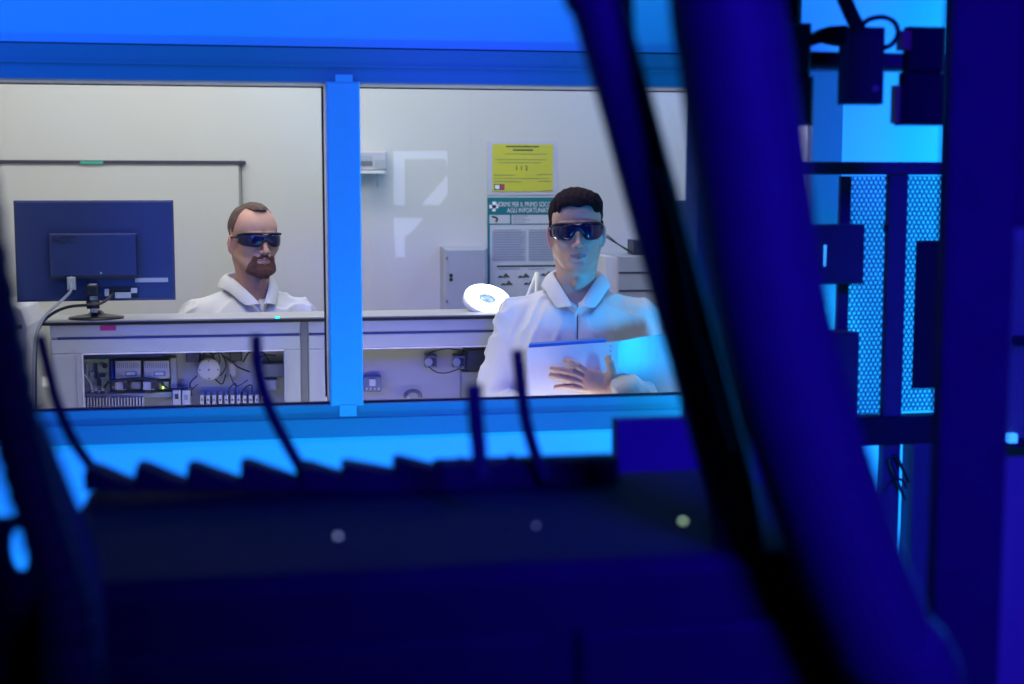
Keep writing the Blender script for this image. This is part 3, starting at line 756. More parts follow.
YI = YCB - .012     # face of the back panel inside
def inbox(name, m, u0, v0, u1, v1, dep, label, cat, group=None, c=.002, yb=YI):
    a = px(u0, v0, yb-dep); b = px(u1, v1, yb-dep)
    o = MB().cbox((a.x, yb-dep, a.z), (b.x, yb-.0005, b.z), c).build(name, m, None, origin=((a.x+b.x)/2, yb, (a.z+b.z)/2))
    return tag(o, label, cat, group)
def child_px(name, m, parent, u0, v0, u1, v1, y0, y1):
    return pxbox(MB(), u0, v0, u1, v1, y0, y1).build(name, m, parent)
# circuit board on the left
pb = inbox('circuit_board', M['pcb'], 83, 359, 110, 394, .03, 'pale green circuit board at the left end of the cabinet\'s left bay', 'circuit board')
y = YI-.03
for i, (u0, v0, u1, v1) in enumerate([(86, 364, 88, 376), (95, 364, 97.5, 378), (90, 372, 94, 376), (99, 374, 105, 377), (88, 385, 95, 390), (97, 380, 101, 386)]):
    child_px('chip', M['wire_dark'] if i % 2 else M['grey_plastic'], pb, u0, v0, u1, v1, y-.012, y+.001)
p = px(105, 365.5, y); MB().cyl((p.x, y-.014, p.z), (p.x, y+.001, p.z), .0075).build('capacitor', M['black'], pb)
for k in range(5):
    child_px('connector', M['white_plastic'], pb, 91+k*3.5, 391-(k % 2)*3, 93.4+k*3.5, 394-(k % 2)*3, y-.01, y+.001)
# two power modules
for u0, lab in ((115, 'grey power module with vent slots, left of the pair in the bay'), (143.5, 'grey power module with vent slots, right of the pair in the bay')):
    mdl = inbox('power_module', M['lilac_grey'], u0, 361, u0+26, 378.5, .06, lab, 'power module', 'power modules in the left bay')
    y = YI-.06
    for k in range(11): child_px('vent_slot', M['poster_grey'], mdl, u0+1.6+k*2.1, 363, u0+2.6+k*2.1, 368, y-.0015, y+.001)
    child_px('label_plate', M['cab_back'], mdl, u0+1.5, 372, u0+8, 376.5, y-.002, y+.001); child_px('display', M['poster_grey'], mdl, u0+10, 371.5, u0+22, 376, y-.002, y+.001)
    child_px('display_window', M['white_plastic'], mdl, u0+11.5, 372.5, u0+20, 375, y-.003, y-.001)
wp = inbox('mounting_rail', M['cab_blue'], 83, 353, 163, 357, .08, 'dark blue horizontal rail across the top of the left bay', 'rail')
inbox('divider_plate', M['binder_blue'], 110.5, 360, 114, 380, .03, 'narrow blue plate between circuit board and power modules', 'plate')
inbox('side_rail', M['grey_plastic'], 170, 358, 177, 388, .04, 'upright grey rail right of the power modules', 'rail')
for i, u0 in enumerate((115, 143)):
    cn = inbox('connector_block', M['white_plastic'], u0, 382, u0+11, 390, .07, ('white' if i == 0 else 'white') + ' plug block below the %s power module' % ('left' if i == 0 else 'right'), 'connector', 'plug blocks under the power modules')
    y = YI-.07
    child_px('plug', M['wire_dark'], cn, u0+8, 383, u0+14, 389, y-.012, y)
    for k in range(4): child_px('pin', M['wire_dark'], cn, u0+1+k*2.2, 390, u0+2.2+k*2.2, 393.5, y-.004, y)
    inbox('pin_header', M['grey_plastic'], u0+16, 382, u0+26, 389, .05, 'grey pin header right of the %s plug block' % ('left' if i == 0 else 'right'), 'connector', 'pin headers')
inbox('led', M['led_yellow'], 162, 387.3, 163.6, 389, .09, 'tiny lit yellow-green indicator in the left bay', 'indicator light', c=.0005)
def wire(name, pts, y, r, m, label, cat='cable', group=None, dys=None):
    P = []
    for i, (u, v) in enumerate(pts):
        yy = y + (dys[i] if dys else 0); P.append(px(u, v, yy))
    o = MB().tube(P, r, 8, 8).build(name, m, None, origin=P[0]); return tag(o, label, cat, group)
wire('cable', [(104, 388), (109, 382), (118, 380), (135, 378.5), (150, 379), (160, 381), (163, 385)], YI-.085, .0042, M['wire_dark'], 'thick dark cable arching over the plug blocks in the left bay')
wire('cable', [(163, 385), (170, 389), (180, 389), (188, 388)], YI-.08, .003, M['wire_dark'], 'dark cable end running right to the white relays')
wire('cable', [(84, 374), (90, 382), (92, 390)], YI-.05, .003, M['white_plastic'], 'short white cable at the left edge of the circuit board')
for i, u0 in enumerate((172.5, 182)):
    rl = inbox('relay', M['white_plastic'], u0, 390.5, u0+8.5, 406, .10, 'white square relay, %s of the pair below the cream flange' % ('left' if i == 0 else 'right'), 'relay', 'white relays')
    child_px('relay_window', M['grey_plastic'] if i else M['wire_dark'], rl, u0+2.3, 394+i, u0+6, 399+i, YI-.104, YI-.09)
# terminal strip
for k in range(31):
    u0 = 84 + k*3.05 if k < 20 else 200 + (k-20)*6.1
    wd = 1.9 if k < 20 else 4.1
    v0 = 398 if k < 20 else 395.5
    NTH = ['first','second','third','fourth','fifth','sixth','seventh','eighth','ninth','tenth','eleventh']
    t = inbox('terminal', M['white_plastic'], u0, v0 - (k % 3)*.3, u0+wd, 411, .085, ('pale narrow terminal block in the row along the bottom of the left bay' if k < 20 else 'pale wide terminal block, %s from the left in the row under the cream flange' % NTH[k-20]), 'terminal block', 'narrow terminal blocks' if k < 20 else 'wide terminal blocks', c=.001)
    if k >= 20: child_px('screw', M['wire_dark'], t, u0+1.1, v0+3.5, u0+2.7, v0+5.2, YI-.087, YI-.08)
inbox('wire_duct', M['cab_back'], 84, 394.5, 172, 397.5, .06, 'long grey wire duct above the narrow terminal blocks', 'duct')
# disc
c = px(209, 369.5, YI-.06)
ds = MB().lathe((c.x, YI-.06, c.z), [(.0005, -.006), (.030, -.006), (.034, -.002), (.034, .058), (.0005, .059)], 40, 'y').build('round_flange', M['cream'], None, origin=c)
tag(ds, 'round cream flange with four screws inside the left bay', 'flange')
for a in (0, 90, 180, 270): 
    q = Vector((c.x+.027*math.cos(R(a)), 0, c.z+.027*math.sin(R(a)))); MB().cyl((q.x, YI-.069, q.z), (q.x, YI-.064, q.z), .0022, n=10).build('screw', M['wire_dark'], ds)
MB().cyl((c.x, YI-.069, c.z), (c.x, YI-.064, c.z), .0028, n=12).build('center_screw', M['wire_dark'], ds)
loops = [[(186, 405), (190, 392), (198, 384)], [(194, 358), (197, 352), (203, 357), (201, 363)], [(203, 356), (207, 350), (213, 356), (214, 362)], [(210, 354), (216, 350), (220, 360), (216, 368)], [(212, 355), (221, 353), (226, 366), (220, 376)],
         [(222, 356), (230, 360), (238, 367), (250, 372)], [(226, 402), (230, 388), (236, 384), (234, 396)], [(238, 398), (246, 387), (252, 386), (250, 398)], [(258, 374), (268, 372), (276, 378)], [(255, 360), (266, 355), (276, 356)],
         [(197, 376), (190, 384), (192, 396)], [(243, 362), (250, 352), (262, 352), (270, 362)], [(230, 374), (236, 386), (248, 380)], [(214, 378), (222, 384), (226, 374)]]
for i, L in enumerate(loops):
    wire('cable', L, YI-.04-.006*(i % 4), .0016 + .0006*(i % 3), M['wire_dark'], 'thin dark wire looping beside the cream flange in the left bay', 'cable', 'thin dark wires round the cream flange')
inbox('relay', M['wire_dark'], 230, 353, 242, 361, .05, 'dark box right of the flange at the top of the left bay', 'relay')
inbox('relay', M['cab_dark'], 262, 364, 284, 377, .07, 'dark grey box at the right edge of the left bay', 'relay')
inbox('relay', M['grey_plastic'], 264, 380, 277, 390, .07, 'small light grey box below the dark one at the left bay\'s edge', 'relay')
inbox('coil', M['beige'], 228, 362, 237, 378, .03, 'pale oval housing right of the cream flange', 'housing', c=.006)
inbox('bracket', M['cab_blue'], 186, 352, 200, 362, .02, 'small blue-grey bracket above and left of the cream flange', 'bracket')
# right bay
for u0, lab, g in ((426, 'dark square socket on the beige backplate, left of two', 3), (454, 'dark square socket on the beige backplate, right of two', 3)):
    sk = inbox('socket', M['poster_grey'], u0, 356, u0+11, 367.5, .05, lab, 'socket')
    p = px(u0+1, 362, YI-.055); MB().cyl((p.x+.004, YI-.062, p.z), (p.x+.004, YI-.05, p.z), .013, n=20).build('socket_ring', M['grey_plastic'], sk); child_px('hole', M['wire_dark'], sk, u0+5, 358, u0+10, 366, YI-.053, YI-.05)
inbox('junction_box', M['wire_dark'], 468, 350, 500, 370, .12, 'dark box right of the sockets, half behind the standing man', 'box')
inbox('panel', M['cab_back'], 462, 372, 520, 412, .05, 'grey plate below the dark box, partly behind the standing man', 'plate')
wire('cable', [(426, 357), (432, 352), (445, 349), (460, 350), (482, 352)], YI-.065, .0018, M['wire_dark'], 'thin dark wire bowing over the two sockets')
wire('cable', [(428, 366), (436, 372), (446, 373), (456, 370), (462, 367)], YI-.065, .0018, M['wire_dark'], 'thin dark wire sagging below the two sockets')
wire('cable', [(464, 368), (474, 370), (484, 370)], YI-.065, .0018, M['wire_dark'], 'short dark wire right of the second socket')
tb = inbox('terminal', M['poster_grey'], 364, 377, 381.5, 391.5, .05, 'dark multi-pin terminal block at the left of the right bay', 'terminal block')
child_px('plug', M['white_plastic'], tb, 369.5, 379.5, 375.5, 386, YI-.066, YI-.05)
for k in range(4): child_px('screw', M['white_plastic'], tb, 366+k*4, 388, 367.6+k*4, 389.8, YI-.054, YI-.05)
for k in range(3):
    P = [px(413+ (9-k*1.6)*math.cos(a), 396-(6.5-k*1.2)*math.sin(a), YI-.05-.004*k) for a in np.linspace(-.3, 3.5, 14)]
    tag(MB().tube(P, .0013, 8, 3).build('cable', M['wire_dark'], None, origin=P[0]), 'coiled thin dark wire at the bottom of the right bay', 'cable', 'coiled wires in the right bay')
p = px(408.5, 397.5, YI-.06); tag(MB().lathe((p.x, YI-.05, p.z), [(.0003, -.012), (.006, -.010), (.007, 0), (.007, .049)], 16, 'y').build('knob', M['white_plastic'], None, origin=p), 'small white knob by the coiled wires', 'knob')

# ------------------------------------------------------------------ monitor on the cabinet
YM = 4.36
mc = px(95, 300, YM)
mo = thing('monitor', (mc.x, YM+.06, zc), 'black monitor seen from behind, standing on the grey cabinet beside the bearded man', 'monitor')
a = px(13, 200.5, YM); b = px(175.5, 300, YM)
MB().cbox((a.x, YM, a.z), (b.x, YM+.022, b.z), .006).build('housing', M['monitor'], mo)
MB().box((a.x+.006, YM+.022, b.z+.012), (b.x-.006, YM+.024, a.z-.006)).build('screen', M['lilac_grey'], mo)
yb = YM-.022
pxbox(MB(), 48.5, 233.5, 138, 277, yb, YM+.001, .005).build('rear_bulge', M['monitor'], mo)
text('AOC', .026, tuple(px(64, 240, yb-.0012)), M['gasket'], mo, 'logo', sx=1.25)
child_px('vent_line', M['gasket'], mo, 137, 236, 138.6, 276, yb-.001, yb+.004); child_px('vent_line', M['gasket'], mo, 50, 276, 137, 277.6, yb-.001, yb+.004)
ports = child_px('port_bay', M['black'], mo, 105, 287, 138, 297, YM-.004, YM+.001)
child_px('port', M['grey_plastic'], ports, 115, 292.5, 131, 298, YM-.012, YM-.003).location
child_px('port', M['lilac_grey'], ports, 104.5, 289, 109, 296, YM-.010, YM-.003); child_px('port', M['lilac_grey'], ports, 131, 288, 137, 293, YM-.010, YM-.003)
for ch in ports.children: ch.location = Vector(ch['_o']) - Vector(ports['_o'])
child_px('port_label', M['wire_grey'], mo, 135, 278, 168, 282, YM-.001, YM+.002)
child_px('vesa_screw', M['wire_grey'], mo, 100, 272, 102, 274, yb-.001, yb+.001)
q0 = px(92, 284, YM-.03); 
MB().cbox((px(90, 300, YM-.02).x, YM-.034, zc+.02), (px(97, 300, YM-.02).x, YM+.005, q0.z), .004).build('stand_neck', M['grey_plastic'], mo)
kx = px(92.5, 300, YM-.04); MB().cyl((px(86, 305, YM-.05).x, YM-.03, px(86, 305, YM-.05).z), (px(99, 305, YM-.05).x, YM-.03, px(86, 305, YM-.05).z), .013, n=18).build('cable_clip', M['black'], mo)
pxbox(MB(), 86.5, 285, 98, 296, YM-.045, YM-.0, .004).build('hinge', M['black'], mo)
cb = Vector((px(96, 318, YM).x, YM-.005+.02, zc))
MB().lathe((cb.x, cb.y, cb.z), [(.080, .001), (.080, .005), (.060, .009), (.025, .014), (.016, .024), (.0005, .025)], 36).build('stand_base', M['black'], mo)
P = [px(71.5, 277, YM-.02), px(71, 285, YM-.035), px(70, 292, YM-.04), px(60, 302, YM-.05), px(46, 315, YM-.07), px(37, 332, YM-.08), px(34, 360, YM-.075), px(33.5, 400, YM-.07), px(33.5, 430, YM-.07)]
cw = tag(MB().tube(P, .0042, 10, 8).build('cable', M['wire_grey'], None, origin=P[0]), 'grey video cable dropping from the back of the monitor past the cabinet', 'cable')
MB().cbox((P[0].x-.012, YM-.035, px(70, 290, YM-.03).z), (P[0].x+.012, YM-.012, px(70, 277, YM-.03).z), .003).build('cable_plug', M['wire_grey'], cw)
P = [px(113, 292, YM-.015), px(109, 298, YM-.035), px(100, 303.5, YM-.05), px(88, 305, YM-.06), px(68, 307, YM-.055), px(52, 314, YM-.06), px(40, 326, YM-.07), px(36, 345, YM-.07), px(35.5, 400, YM-.06), px(35.5, 430, YM-.06)]
tag(MB().tube(P, .0045, 10, 8).build('cable', M['black'], None, origin=P[0]), 'black power cable looping from the monitor ports down past the cabinet', 'cable')

# ------------------------------------------------------------------ left edge equipment in the lab
YL = 4.55
pr = MB(); pxprism(pr, [(-60, 420), (-60, 306), (14, 305), (21, 309), (27, 327), (26, 420)], YL, YL+.35)
a = px(0, 420, YL)
pm = tag(pr.build('copier', M['lilac_grey'], None, origin=(a.x, YL, 0), bevel=.006), 'pale grey machine with rounded top at the left edge beyond the window', 'machine')
pxbox(MB(), -60, 420, 26, 421, YL, YL+.35)
MB().box((px(-60, 400, YL).x, YL+.02, 0), (px(20, 400, YL).x, YL+.33, px(0, 420, YL).z+.002)).build('pedestal', M['lilac_grey'], pm)
child_px('small_label', M['wire_dark'], pm, 15, 325, 22, 329, YL-.002, YL+.002); child_px('keyhole', M['wire_dark'], pm, 19, 369, 22, 371.5, YL-.002, YL+.002)
child_px('edge_groove', M['wire_grey'], pm, -20, 324, 16, 325.2, YL-.001, YL+.002)
yy = 4.9; a = px(30, 385, yy); b = px(56, 412, yy)
bx = MB().cbox((a.x, yy, .72), (b.x, yy+.2, a.z), .006).build('storage_box', M['white_plastic'], None, origin=((a.x+b.x)/2, yy+.1, .72)); tag(bx, 'small white box on a stand between pale machine and grey cabinet', 'box')
tag(MB().cbox((a.x-.02, yy-.0, .66), (b.x+.02, yy+.22, .72), .004).box((a.x-.015, yy+.005, 0), (a.x+.015, yy+.04, .66)).box((b.x-.015, yy+.005, 0), (b.x+.015, yy+.04, .66)).box((a.x-.015, yy+.18, 0), (a.x+.015, yy+.23, .66)).box((b.x-.015, yy+.18, 0), (b.x+.015, yy+.23, .66)).build('stool', M['cab_dark'], None), 'low dark stand under the small white box behind the cables', 'stand')
yy = 5.45; a = px(32, 326, yy)
wpn = pxbox(MB(), 32, 325, 50, 384, yy, YB-.001, .004).build('wall_duct', M['beige'], None, origin=(a.x, YB, a.z)); tag(wpn, 'cream upright wall trunking behind the cables at the left', 'trunking')

# ------------------------------------------------------------------ back wall
def onwall(name, m, u0, v0, u1, v1, t, label, cat, parent=None, c=.0, group=None, yb=YB):
    y0 = yb - t
    a = px(u0, v0, y0); b = px(u1, v1, y0); mb = MB()
    (mb.cbox((a.x, y0, a.z), (b.x, yb, b.z), c) if c else mb.box((a.x, y0, a.z), (b.x, yb, b.z)))
    o = mb.build(name, m, parent, origin=None if parent else ((a.x+b.x)/2, yb, (a.z+b.z)/2))
    if not parent: tag(o, label, cat, group)
    return o
wb = onwall('whiteboard', M['lab_wall'], -120, 162, 243, 395, .012, 'cream wall board with thin black frame behind the monitor', 'board')
yf = YB-.018
fm = MB(); pxbox(fm, -124, 159.6, 245.8, 164.2, yf, YB-.0005); pxbox(fm, 241.4, 159.6, 245.8, 398, yf, YB-.0005); pxbox(fm, -124, 394, 245, 398, yf, YB-.0005); pxbox(fm, -124, 160, -120, 398, yf, YB-.0005)
fm.build('board_frame', M['board_frame'], wb)
child_px('green_label', M['green_label'], wb, 80, 161, 103, 164, yf-.003, yf+.001)
# yellow notice
ys = onwall('notice', M['sleeve'], 487.5, 141.5, 557, 195, .003, 'yellow emergency number notice in a clear wallet above the green poster', 'sign')
y = YB-.005
child_px('paper', M['yellow'], ys, 492.5, 144, 553, 191.5, y, YB-.003)
def bars(parent, y, m, rows, name='print_line'):
    mb = MB()
    for u0, u1, v, h in rows: pxbox(mb, u0, v-h/2, u1, v+h/2, y-.0008, y+.0005)
    return mb.build(name, m, parent)
bars(ys, y, M['ink'], [(506, 539, 146.6, 1.5), (513, 533, 150, 1.6)])
bars(ys, y, M['ink_soft'], [(505, 547, 154, .9), (496, 546, 159.5, .9), (498, 541, 162.7, .9), (494, 514, 175, .8), (537, 552, 174.4, .8), (494, 549, 178.4, .8), (494, 521, 181.5, .9), (538, 551, 181.3, .9), (543, 552, 190.3, .6)])
text('1 1 2', .026, tuple(px(521.5, 168.3, y-.001)), M['ink'], ys)
child_px('logo', M['ink'], ys, 494, 184, 504.5, 190, y-.001, y+.0005); child_px('logo_field', M['poster_white'], ys, 495, 185, 499.5, 189, y-.002, y); child_px('logo_field', M['magenta'], ys, 501, 184.6, 504, 189.4, y-.002, y)
# green first-aid poster
fa = onwall('poster', M['poster_green'], 487.5, 197.5, 566, 312, .004, 'green and white first-aid poster behind the standing man\'s head', 'poster')
y = YB-.005
child_px('poster_field', M['poster'], fa, 490, 225, 564, 310, y, YB-.003)
child_px('poster_field', M['poster'], fa, 489.5, 215, 510, 223.5, y, YB-.003); child_px('poster_field', M['poster'], fa, 511.5, 215, 564, 223.5, y, YB-.003)
cr = MB(); pxbox(cr, 489.5, 204.8, 498.5, 208.4, y-.001, y+.001); pxbox(cr, 492.3, 201.6, 495.8, 211.4, y-.001, y+.001); cr.build('cross', M['poster_white'], fa)
text('NORME PER IL PRIMO SOCCORSO', .0275, tuple(px(529.0, 204.6, y-.001)), M['poster_white'], fa, sx=.655, depth=.0006)
text('AGLI INFORTUNATI', .0275, tuple(px(528.5, 210.5, y-.001)), M['poster_white'], fa, sx=.72, depth=.0006)
ph = [px(u, v, y-.001) for u, v in ((492, 216.6), (495, 217), (497.5, 219), (495.5, 221.8))]
MB().tube(ph, .0035, 8, 5).build('telephone_icon', M['ink'], fa)
bars(fa, y, M['poster_grey'], [(513, 528, 216.2, .6), (513, 525, 218.2, .6), (513, 530, 220, .6), (513, 525, 222, .6)])
bars(fa, y, M['poster_tint'], [(492, 526, 246, 30), (528.5, 562, 246, 30)], 'tinted_column')
rows = []
for k in range(13):
    rows.append((493, 520+random.random()*5, 230+k*2.45, .55)); rows.append((529.5, 556+random.random()*7, 230+k*2.45, .55))
bars(fa, y-.0006, M['poster_grey'], rows)
bars(fa, y-.0006, M['ink'], [(497, 560, 266, 1.2)], 'heading_line'); bars(fa, y, M['poster_grey'], [(499, 520, 269, .6), (528, 545, 269, .6)])
ic = MB()
def pict(u, v, s=1.0):
    for a, b, c_, d in ((0, 2.6, 8, 3.8), (1, 1.6, 4, 2.8), (7, -.6, 8.8, 1), (5.5, .8, 10, 2.4), (8.5, 2, 11.5, 3.6)): pxbox(ic, u+a*s, v+b*s, u+c_*s, v+d*s, y-.0012, y+.0002)
for u, v in ((498, 274), (501, 281.5), (518, 274), (524, 281), (541, 272), (548, 274)): pict(u, v, 1.0)
ic.build('pictogram', M['ink'], fa)
# wall dispenser
wd_ = onwall('first_aid_cabinet', M['grey_plastic'], 443.5, 247.5, 488, 322, .11, 'light grey rounded wall cabinet left of the green poster', 'wall cabinet', c=.012)
y = YB-.111
lg = MB(); 
for v in (275.5, 279.5): 
    p = px(451, v, y); lg.lathe((p.x, y, p.z), [(.004, 0), (.006, -.0012), (.008, 0)], 14, 'y')
lg.build('emblem', M['ink'], wd_)
for v in (257, 300): child_px('hinge', M['cab_dark'], wd_, 446, v, 448, v+3, y-.002, y+.002)
# wall dispenser at the mullion
dp = onwall('wall_dispenser', M['lilac_grey'], 352, 151, 387, 170.5, .07, 'small pale wall dispenser with glass front beside the mullion', 'dispenser', c=.006)
y = YB-.071
child_px('window_panel', M['poster_tint'], dp, 358, 155.5, 372.5, 161, y-.002, y); child_px('window_panel', M['cab_dark'], dp, 358, 161, 372.5, 166, y-.002, y)
child_px('side_panel', M['grey_plastic'], dp, 375, 160, 386, 168, y-.003, y)
child_px('tray', M['white_plastic'], dp, 352, 170.5, 385, 173.5, y-.02, YB-.001)
p = px(377.3, 173, y); q = px(377.3, 187, y); MB().cyl(p, q, .003, n=8).build('hanging_rod', M['grey_plastic'], dp)
# right: wall unit with wires
ru = onwall('wall_unit', M['grey_plastic'], 618, 256, 676, 330, .30, 'grey wall unit with two drawers at the standing man\'s shoulder', 'wall unit', c=.004)
y = YB-.301
for v in (272, 290, 306): child_px('drawer_gap', M['wire_dark'], ru, 619, v, 674, v+1, y-.001, y+.002)
child_px('side_panel', M['white_plastic'], ru, 606, 257, 617.8, 330, y+.02, YB-.001)
rt = tag(pxbox(MB(), 634, 240, 650, 254.5, YB-.25, YB-.15, .004).build('router', M['wire_dark'], None, origin=px(640, 254, YB-.25)), 'small dark device on top of the grey wall unit', 'device')
wire('cable', [(598, 234), (606, 237), (616, 243), (628, 250), (634, 255)], YB-.22, .003, M['black'], 'black wire reaching left from the dark device on the wall unit')
wire('cable', [(607, 235), (612, 239), (622, 247), (632, 253)], YB-.20, .0025, M['black'], 'second black wire reaching left from the dark device on the wall unit')
ym = 4.4
m2 = thing('monitor', (px(705, 262, ym).x, ym, zc), 'dark monitor standing on the cabinet right of the standing man', 'monitor')
pxbox(MB(), 673, 200.5, 760, 263, ym, ym+.025, .004).build('housing', M['monitor'], m2)
q = px(712, 263, ym); MB().box((q.x-.02, ym+.0, zc+.005), (q.x+.02, ym+.02, q.z+.002)).build('stand_neck', M['black'], m2); MB().lathe((q.x, ym+.01, zc), [(.08, .001), (.08, .006), (.01, .012)], 24).build('stand_base', M['black'], m2)

# ------------------------------------------------------------------ magnifier lamp on the cabinet
lc = px(487, 300.5, 4.44)
LY = 4.43
lm = thing('magnifier_lamp', (lc.x+.16, LY, zc), 'lit white magnifier ring lamp on the cabinet beside the standing man', 'lamp')
def ring(mb, r0, r1, h0, h1, n=48):
    vs = []
    for r, h in ((r0, h0), (r1, h0), (r1, h1), (r0, h1)):
        vs += [(r*math.cos(2*math.pi*i/n), r*math.sin(2*math.pi*i/n), h) for i in range(n)]
    mb.add(vs, [(a*n+i, a*n+(i+1) % n, ((a+1) % 4)*n+(i+1) % n, ((a+1) % 4)*n+i) for a in range(4) for i in range(n)], True)
TL = Matrix.Translation(lc) @ Euler((R(63), R(10), R(6))).to_matrix().to_4x4()
def placed(mb, name, m):
    mb.v = [tuple(TL @ Vector((v[0], v[1]*.92, v[2]))) for v in mb.v]; return mb.build(name, m, lm)
TL = Matrix.Translation(lc) @ Euler((R(35), R(9), R(0))).to_matrix().to_4x4()
r_ = MB(); ring(r_, .030, .073, .006, .012); placed(r_, 'ring_diffuser', M['lamp_on'])
r_ = MB(); ring(r_, .026, .077, -.012, .0055); placed(r_, 'lamp_head', M['white_plastic'])
placed(MB().lathe((0, 0, 0), [(.0005, -.002), (.0265, -.002), (.0265, .003), (.0005, .004)], 32), 'lens', M['cover_blue'])
hh = TL @ Vector((.078, 0, 0)); 
MB().tube([hh, hh+Vector((.04, .02, -.01)), Vector((lc.x+.16, LY, zc+.12))], .006, 8, 6).build('arm', M['white_plastic'], lm)
MB().tube([Vector((lc.x+.16, LY, zc+.12)), Vector((lc.x+.16, LY, zc+.01))], .008, 10).build('post', M['white_plastic'], lm)
MB().lathe((lc.x+.16, LY, zc), [(.045, 0), (.045, .008), (.012, .016), (.0005, .017)], 24).build('lamp_base', M['white_plastic'], lm)

# shelf and strip housing added below the sill to carry the binder's fill light
shf = thing('fill_shelf', (0.5, YW+WT+.05, 0.9), 'narrow white shelf added under the window to carry the fill housing', 'shelf')
MB().cbox((-.4, YW+WT+.001, .915), (1.4, YW+WT+.12, .94), .003).build('board', M['white_plastic'], shf)
for x in (-.3, .5, 1.3): MB().prism([(x, .914), (x+.02, .914), (x+.02, .80), (x, .80)], YW+WT+.001, YW+WT+.10).build('bracket', M['cab_dark'], shf)
stl = tag(MB().cbox((-.26, YW+WT+.012, .9405), (1.26, YW+WT+.06, .965), .003).build('fill_housing', M['white_plastic'], None, origin=(.5, YW+WT+.04, .94)), 'long white housing added for the fill light on the shelf under the window', 'light')
# glowing cut-outs added behind the camera, shaped to give the right pane's reflection
YM_ = 2*YW + 1.25
def mirrored(polys, label):
    mb = MB()
    for pts in polys:
        P = [px(u, v, YM_) for u, v in pts]; mb.prism([(p.x, p.z) for p in P], -1.27, -1.25)
    o = mb.build('reflection_shape', M['reflection_glow'], None); return tag(o, label, 'light')
mirrored([[(394, 151), (470, 151), (470, 159), (405, 159), (405, 205), (394, 205)], [(446, 158.8), (470, 158.8), (464, 172), (440, 205), (422, 205), (450, 173)]], 'pale angled glowing shape added for the reflection in the right pane, upper of two')
mirrored([[(394, 218), (424, 218), (410, 234), (405, 236), (405, 257), (396, 257)]], 'pale hooked glowing shape added for the reflection in the right pane, lower of two')
k_ = thing('reflection_shape_stand', (px(400, 300, YM_).x, -1.28, 0), 'dark stand that carries the two added glowing shapes behind the camera', 'stand')
a = px(398, 151, YM_); MB().box((a.x, -1.30, .02), (a.x+.03, -1.275, a.z+.02)).build('pole', M['machine'], k_); MB().box((a.x-.15, -1.40, 0), (a.x+.18, -1.2, .02)).build('foot_plate', M['machine'], k_)

# ------------------------------------------------------------------ machine hall: right side frame and mesh doors
YF = 2.95
mf = thing('machine_enclosure', (px(900, 300, YF).x, YF, 0), 'dark machine enclosure frame with perforated doors right of the big column', 'machine frame')
def hp_box(name, u0, v0, u1, v1, y0, y1, m, parent, c=.003):
    return pxbox(MB(), u0, v0, u1, v1, y0, y1, c).build(name, m, parent)
hp_box('top_rail', 770, 161.5, 1100, 175, YF, YF+.05, M['machine_veil'], mf)
a = px(893, 175, YF); b = px(903.5, 440, YF)
MB().cbox((a.x, YF+.012, 0), (b.x, YF+.034, a.z+.01), .003).build('door_post', M['machine_veil'], mf)
hp_box('bottom_rail', 770, 421, 1100, 438, YF, YF+.05, M['machine'], mf)
a = px(941, 175, YF+.034); b = px(1010, 440, YF); MB().cbox((a.x, YF+.012, 0), (b.x, YF+.034, px(0, 0, YF).z+.2), .003).build('corner_post', M['machine_veil'], mf)
a = px(903, 438, YF+.06); b = px(1100, 438, YF); MB().cbox((a.x, YF+.002, 0), (b.x, YF+.06, a.z), .003).build('lower_panel', M['machine_veil'], mf)
def perf(name, u0, v0, u1, v1, y, m, parent, pitch_px=4.55):
    a = px(u0, v0, y); b = px(u1, v1, y); p = abs(px(u0+pitch_px, v0, y).x - a.x)
    cols = int((b.x-a.x)/p); rows = int((a.z-b.z)/(p*.9)); px_ = (b.x-a.x)/cols; pz = (a.z-b.z)/rows
    vs = []; fs = []
    n = 12; r = .36
    for i in range(cols):
        for j in range(rows):
            sh = .5 if j % 2 else 0
            x = a.x + (i+.0)*px_; z = b.z + j*pz; x0 = x + sh*px_ - .25*px_
            o = len(vs); cx, cz = x0+px_/2, z+pz/2
            for k in range(n):
                an = 2*math.pi*k/n; c_, s_ = math.cos(an), math.sin(an); q = .5/max(abs(c_), abs(s_))
                vs.append((cx+c_*q*px_, y, cz+s_*q*pz))
            for k in range(n):
                an = 2*math.pi*k/n; vs.append((cx+math.cos(an)*r*px_, y, cz+math.sin(an)*r*pz*1.05))
            for k in range(n): k2 = (k+1) % n; fs.append((o+k, o+k2, o+n+k2, o+n+k))
    mb = MB(); mb.v = vs; mb.f = fs; mb.sm = [False]*len(fs)
    ob = mb.build(name, m, parent); sd = ob.modifiers.new('solid', 'SOLIDIFY'); sd.thickness = .0015; sd.offset = 0
    return ob
perf('perforated_door', 845, 176, 893, 421, YF+.03, M['mesh_black'], mf)
perf('perforated_door', 903, 176, 941, 410, YF+.03, M['mesh_black'], mf)
hp_box('door_handle_plate', 918, 240.5, 935, 388, YF+.020, YF+.029, M['machine'], mf, .002)
hp_box('latch', 886, 225, 893, 231, YF+.016, YF+.03, M['machine'], mf, .001); hp_box('latch', 886, 336, 893, 342, YF+.016, YF+.03, M['machine'], mf, .001)
hp_box('hinge_strip', 841, 176, 845.5, 421, YF+.022, YF+.034, M['machine_veil'], mf, .001)
b1 = hp_box('control_box', 812, 225, 864, 284, YF-.06, YF+.0215, M['machine_veil'], None, .005); tag(b1, 'square blue-black box fixed in front of the mesh door, upper of two', 'box')
MB().box((px(824, 245, YF-.06).x, YF-.063, px(824, 266, YF-.06).z), (px(826, 245, YF-.06).x, YF-.059, px(824, 245, YF-.06).z)).build('blue_reflection_strip', M['glint_blue'], b1)  # glowing strip added for the blue reflection on the box
